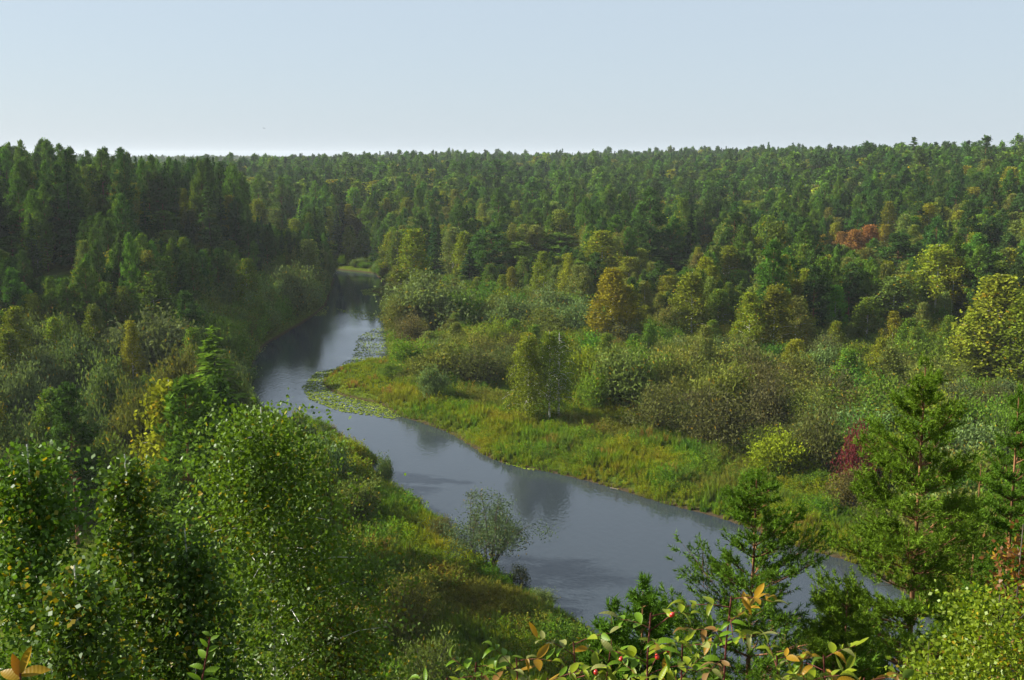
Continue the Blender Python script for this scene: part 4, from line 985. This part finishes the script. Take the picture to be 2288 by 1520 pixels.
# ------------------------------------------------------------------ wild roses and sprigs at the cliff edge, leaf by leaf
m, nt, out = new_mat('rose_leaflet'); Lk = nt.links.new
a = N(nt, 'ShaderNodeAttribute', attribute_type='INSTANCER', attribute_name='leaf_color'); gg = N(nt, 'ShaderNodeNewGeometry')
tc = N(nt, 'ShaderNodeTexCoord'); nz = N(nt, 'ShaderNodeTexNoise'); nz.inputs['Scale'].default_value = 2.2; nz.inputs['Detail'].default_value = 4; Lk(tc.outputs['Object'], nz.inputs['Vector'])
wv = N(nt, 'ShaderNodeTexWave'); wv.inputs['Scale'].default_value = 2.6; wv.inputs['Distortion'].default_value = 1.0; wv.bands_direction = 'Y'; Lk(tc.outputs['Object'], wv.inputs['Vector'])
v1 = N(nt, 'ShaderNodeMapRange'); v1.inputs['To Min'].default_value = .75; v1.inputs['To Max'].default_value = 1.2; Lk(nz.outputs['Fac'], v1.inputs['Value'])
hs = N(nt, 'ShaderNodeHueSaturation'); Lk(a.outputs['Color'], hs.inputs['Color']); Lk(v1.outputs[0], hs.inputs['Value'])
und = N(nt, 'ShaderNodeMix', data_type='RGBA'); und.inputs['Factor'].default_value = .3; Lk(hs.outputs[0], und.inputs['A']); und.inputs['B'].default_value = (.17, .21, .08, 1)
mx = N(nt, 'ShaderNodeMix', data_type='RGBA'); Lk(gg.outputs['Backfacing'], mx.inputs['Factor']); Lk(hs.outputs[0], mx.inputs['A']); Lk(und.outputs['Result'], mx.inputs['B'])
p = N(nt, 'ShaderNodeBsdfPrincipled'); p.inputs['Roughness'].default_value = .45; p.inputs['Specular IOR Level'].default_value = .22; Lk(mx.outputs['Result'], p.inputs['Base Color'])
bp = N(nt, 'ShaderNodeBump'); bp.inputs['Strength'].default_value = .08; bp.inputs['Distance'].default_value = .006; Lk(wv.outputs['Fac'], bp.inputs['Height']); Lk(bp.outputs[0], p.inputs['Normal'])
tr = N(nt, 'ShaderNodeBsdfTranslucent'); Lk(mx.outputs['Result'], tr.inputs['Color'])
ms = N(nt, 'ShaderNodeMixShader'); ms.inputs[0].default_value = .35; Lk(p.outputs[0], ms.inputs[1]); Lk(tr.outputs[0], ms.inputs[2]); Lk(ms.outputs[0], out.inputs[0])
M_ROSE = m
m, nt, out = new_mat('rose_hip_skin'); p = N(nt, 'ShaderNodeBsdfPrincipled'); p.inputs['Base Color'].default_value = (.45, .03, .02, 1); p.inputs['Roughness'].default_value = .25; nt.links.new(p.outputs[0], out.inputs[0]); M_HIP = m
def leaflet_mesh(fold, curl, wid):
    """unit long leaflet along +Y, folded on its midrib and arched"""
    t = np.linspace(0, 1, 6); w = wid * np.sin(np.pi * t ** .85) ** .8; w[0] = w[-1] = .004
    ang = curl * t; y = np.cumsum(np.r_[0, np.cos((ang[1:] + ang[:-1]) / 2) * .2]); zz = -np.cumsum(np.r_[0, np.sin((ang[1:] + ang[:-1]) / 2) * .2])
    L = np.column_stack([-w * math.cos(fold), y, zz + w * math.sin(fold)]); M_ = np.column_stack([0 * w, y, zz]); Rr = np.column_stack([w * math.cos(fold), y, zz + w * math.sin(fold)])
    V = np.vstack([L, M_, Rr]); F = []
    for i in range(5): F += [(6 + i, 7 + i, 1 + i, i), (12 + i, 13 + i, 7 + i, 6 + i)]
    mb = MB(); mb.add(V, F, 0, 1, 0, True); return mb.mesh('leaflet', [M_ROSE])
LM = [leaflet_mesh(.45, .9, .21), leaflet_mesh(.75, 1.5, .22), leaflet_mesh(.25, .5, .23), leaflet_mesh(.95, 2.0, .22), leaflet_mesh(.5, -.5, .20)]
hb = MB(); th = np.linspace(0, math.pi, 7); tube(hb, np.column_stack([0 * th, 0 * th, -np.cos(th) * .5]), np.sin(th) * .36 + .01, 8); HIP_ME = hb.mesh('rose_hip', [M_HIP])
sb = MB(); cards(sb, np.zeros((5, 3)), np.array([[math.cos(k * 1.257) * .35, math.sin(k * 1.257) * .35, 1] for k in range(5)]), .6, .14, hrng, nrm=np.array([[math.cos(k * 1.257), math.sin(k * 1.257), 0] for k in range(5)])); SEP_ME = sb.mesh('sepals', [M_ROSE])
RC = [((.10, .185, .005), .44), ((.18, .225, .007), .38), ((.26, .15, .006), .06), ((.19, .20, .05), .07), ((.15, .08, .015), .02), ((.20, .12, .04), .02)]
def frame(y, up):
    y = y / np.linalg.norm(y); x = np.cross(y, up); x /= np.linalg.norm(x) + 1e-9; z = np.cross(x, y); return x, y, z
def put_leaf(par, me, p, y, up, s, c, name='leaflet', wide=1.0):
    x, y, z = frame(np.asarray(y, float), np.asarray(up, float))
    o = link(name, me, par); o.matrix_local = Matrix(((x[0] * s * wide, y[0] * s, z[0] * s, p[0]), (x[1] * s * wide, y[1] * s, z[1] * s, p[1]), (x[2] * s * wide, y[2] * s, z[2] * s, p[2]), (0, 0, 0, 1))); color(o, c); return o
def rose(label, px, ytop, D, leaves, hips=0, lean=0.0, warm=0.0, span=.26):
    ytop += 22
    top = at_depth(px, ytop, D); gz = hgt(top[0], top[1]); base = np.array([top[0] - lean, top[1] + .05, gz])
    e = empty('rose_shrub', base); tag(e, label, 'rose shrub', 'wild roses at the cliff edge')
    T = top - base; s = np.linspace(0, 1, 9); S = np.outer(s, T) + np.column_stack([np.sin(s * 5) * .012, np.cos(s * 4) * .01, 0 * s]); S += np.column_stack([lean * (s ** 2 - s), 0 * s, 0 * s])
    wb = MB(); tube(wb, S, .0042 * (1 - .55 * s), 6); H = T[2]
    for k in range(leaves):
        d = (k + .3) / leaves * span; t = max(.05, 1 - d / H); p0 = pt(S, min(t, .999)); az = k * 2.4 + hrng.normal(0, .4)
        out_ = np.array([math.cos(az), math.sin(az) * .8 - .1, hrng.uniform(.15, .9)]); out_ /= np.linalg.norm(out_)
        ln = hrng.uniform(.075, .115); q = np.linspace(0, 1, 5); Rr = p0 + np.outer(q * ln, out_) + np.outer(-.25 * ln * q ** 2, [0, 0, 1]); tube(wb, Rr, .0013 * (1 - .5 * q), 4)
        pal = RC; lc = pal[hrng.choice(len(pal), p=np.array([w + (warm if i > 1 else 0) for i, (c_, w) in enumerate(pal)]) / sum(w + (warm if i > 1 else 0) for i, (c_, w) in enumerate(pal)))][0]
        side = np.cross(out_, [0, 0, 1]); side /= np.linalg.norm(side); pairs = hrng.integers(2, 4)
        spots = [(1.0, 0)] + [((j + 1) / (pairs + .6), sg) for j in range(pairs) for sg in (-1, 1)]
        for f, sg in spots:
            y = out_ * (1 if sg == 0 else .45) + side * sg * .9 + np.array([0, 0, hrng.normal(.1, .25)])
            c = np.array(lc if hrng.random() < .75 else RC[hrng.integers(0, 4)][0]) * hrng.uniform(.8, 1.2)
            put_leaf(e, LM[hrng.integers(0, 5)], pt(Rr, min(f, .999)), y, np.array([0, 0, 1]) + hrng.normal(0, .35, 3), hrng.uniform(.032, .05) * (1.1 if sg == 0 else 1), c)
    for k in range(hips):
        p0 = pt(S, 1 - hrng.uniform(.02, .16) / H); az = hrng.uniform(0, 6.283); o_ = np.array([math.cos(az) * .7, math.sin(az) * .5 - .3, hrng.uniform(.2, .7)]) * .06
        tube(wb, np.array([p0, p0 + o_ * .6, p0 + o_]), .0012, 4)
        h_ = link('rose_hip', HIP_ME, e); h_.location = p0 + o_ * 1.15; h_.scale = (.014,) * 3; h_.rotation_euler = (hrng.normal(0, .5), hrng.normal(0, .5), 0)
        c_ = link('sepals', SEP_ME, h_); c_.location = (0, 0, .45); color(c_, (.2, .12, .04))
    link('stem', wb.mesh('rose_stem', [B_STEM]), e)
for a in [('leftmost rose shrub of the row, low with reddish tips', 1010, 1490, 2.35, 6, 0, .02, .05), ('rose shrub with brown curled leaf cluster, second from left', 1075, 1455, 2.4, 7, 0, .03, .12),
          ('rose shrub with pale curled upper leaves in front of the meadow', 1165, 1445, 2.35, 9, 0, -.02, .03), ('rose shrub with one hip, where meadow and water meet', 1292, 1410, 2.4, 10, 1, -.03, 0),
          ('bushy rose shrub below the young pine tops, with hips', 1375, 1425, 2.45, 9, 2, .05, .03), ('tall dark-stemmed rose shrub before the young pine, hips on it', 1465, 1345, 2.3, 12, 3, .02, .02, .34),
          ('broad rose shrub between the two tall rose stems', 1535, 1415, 2.4, 10, 0, 0, 0), ('tallest lone rose stem with orange leaves, before the dark-sided pine', 1645, 1308, 2.25, 8, 1, .03, .10, .16),
          ('green rose shrub right of the lone tall stem', 1745, 1440, 2.35, 9, 0, -.04, 0), ('rose shrub with pinkish curled leaves, near the lower pine', 1850, 1440, 2.3, 9, 1, -.04, .12),
          ('rightmost low rose shrub before the yellow-green saplings', 1940, 1490, 2.4, 6, 0, 0, .04), ('low rose shrub at the bottom between the second and third', 1120, 1500, 2.2, 6, 0, 0, .02), ('low rose shrub under the bushy one', 1235, 1490, 2.25, 7, 0, 0, .0), ('low rose shrub under the tall dark stem', 1420, 1490, 2.2, 7, 1, 0, .06), ('low rose shrub below the green one', 1790, 1500, 2.2, 6, 0, 0, .03)]: rose(*a)

def sprig(label, px, ytop, D, lean, leaves):
    top = at_depth(px, ytop, D); gz = hgt(top[0] - lean, top[1]); base = np.array([top[0] - lean, top[1], gz]); e = empty('shrub_sprig', base); tag(e, label, 'shrub sprig')
    T = top - base; s = np.linspace(0, 1, 7); S = np.outer(s, [0, 0, T[2]]) + np.outer(s ** 2.5, [lean, T[1], 0]); wb = MB(); tube(wb, S, .004 * (1 - .6 * s), 6); link('stem', wb.mesh('sprig_stem', [B_STEM]), e)
    for t, az, el, ln, c, mi in leaves:
        put_leaf(e, LM[mi], pt(S, 1 - t / T[2]) if t > 0 else S[-1], (math.cos(az) * math.cos(el), math.sin(az) * math.cos(el), math.sin(el)), (hrng.normal(0, .2), -.5, 1), ln, c, 'leaf', 1.05)
O1, O2, G1 = (.27, .165, .004), (.20, .085, .005), (.10, .18, .006)
sprig('sprig with large orange-yellow leaves in the bottom left corner', 45, 1505, 2.0, .0, [(0, .5, .95, .062, O1, 4), (.004, .15, .3, .058, O1, 2), (.008, 2.5, 1.0, .050, O2, 4), (.012, 2.9, .35, .052, O1, 2), (.014, 1.6, .8, .045, (.16, .17, .02), 4)])
sprig('fresh green sprig with small oval leaves beside the bottom edge', 470, 1422, 2.1, .07,
      [(.012 * k, (0.2 if k % 2 else 2.9) + hrng.normal(0, .4), .7 - .03 * k, .022 + .0022 * k, tuple(np.array(G1) * hrng.uniform(.8, 1.3)), [0, 2, 4][k % 3]) for k in range(13)])

# ------------------------------------------------------------------ small things
q = at_depth(590, 287, 330.0); bb = MB()
s = np.linspace(0, 1, 7); tube(bb, np.column_stack([-.26 + .52 * s, 0 * s, .02 * np.sin(s * 3)]), .055 * np.sin(np.pi * (s * .94 + .03)) ** .7 + .004, 7)
for sg in (-1, 1):
    V = []
    for f, dz, ch in ((0, 0, .20), (.45, .10, .17), (.8, .09, .11), (1.0, .02, .03)):
        for xx in (ch * .5, -ch * .5): V.append((xx - .05 * f, sg * f * .55, .02 + dz)); V.append((xx - .05 * f, sg * f * .55, .005 + dz))
    F = []
    for k in range(3):
        b = 4 * k; F += [(b, b + 4, b + 6, b + 2), (b + 1, b + 3, b + 7, b + 5), (b, b + 1, b + 5, b + 4), (b + 2, b + 6, b + 7, b + 3)]
    bb.add(V, F, 0, 1, 0, True)
bb.add([(-.24, .03, 0), (-.24, -.03, 0), (-.42, -.08, .01), (-.42, .08, .01)], [(0, 1, 2, 3)])
m, nt, out = new_mat('bird_feathers'); d = N(nt, 'ShaderNodeBsdfDiffuse'); d.inputs['Color'].default_value = (.09, .085, .08, 1); nt.links.new(d.outputs[0], out.inputs[0])
o = link('bird', bb.mesh('bird', [m])); o.location = q; o.rotation_euler = (R(12), R(-8), R(60)); tag(o, 'small dark bird gliding in the sky above the left wood', 'bird')
x, y = at_z(1372, 1093, .1)[:2]; db = MB(); s = np.linspace(0, 1, 6); tube(db, np.column_stack([-.55 + 1.1 * s, .06 * np.sin(s * 4), .03 * np.cos(s * 3)]), .05 * (1 - .6 * s), 7)
o = link('driftwood_log', db.mesh('driftwood_log', [bark('bleached_wood', (.22, .18, .13), (.36, .31, .24))])); o.location = (x, y, .16); o.rotation_euler = (0, R(-4), R(-30)); tag(o, 'bleached driftwood log lying at the right water edge', 'log')
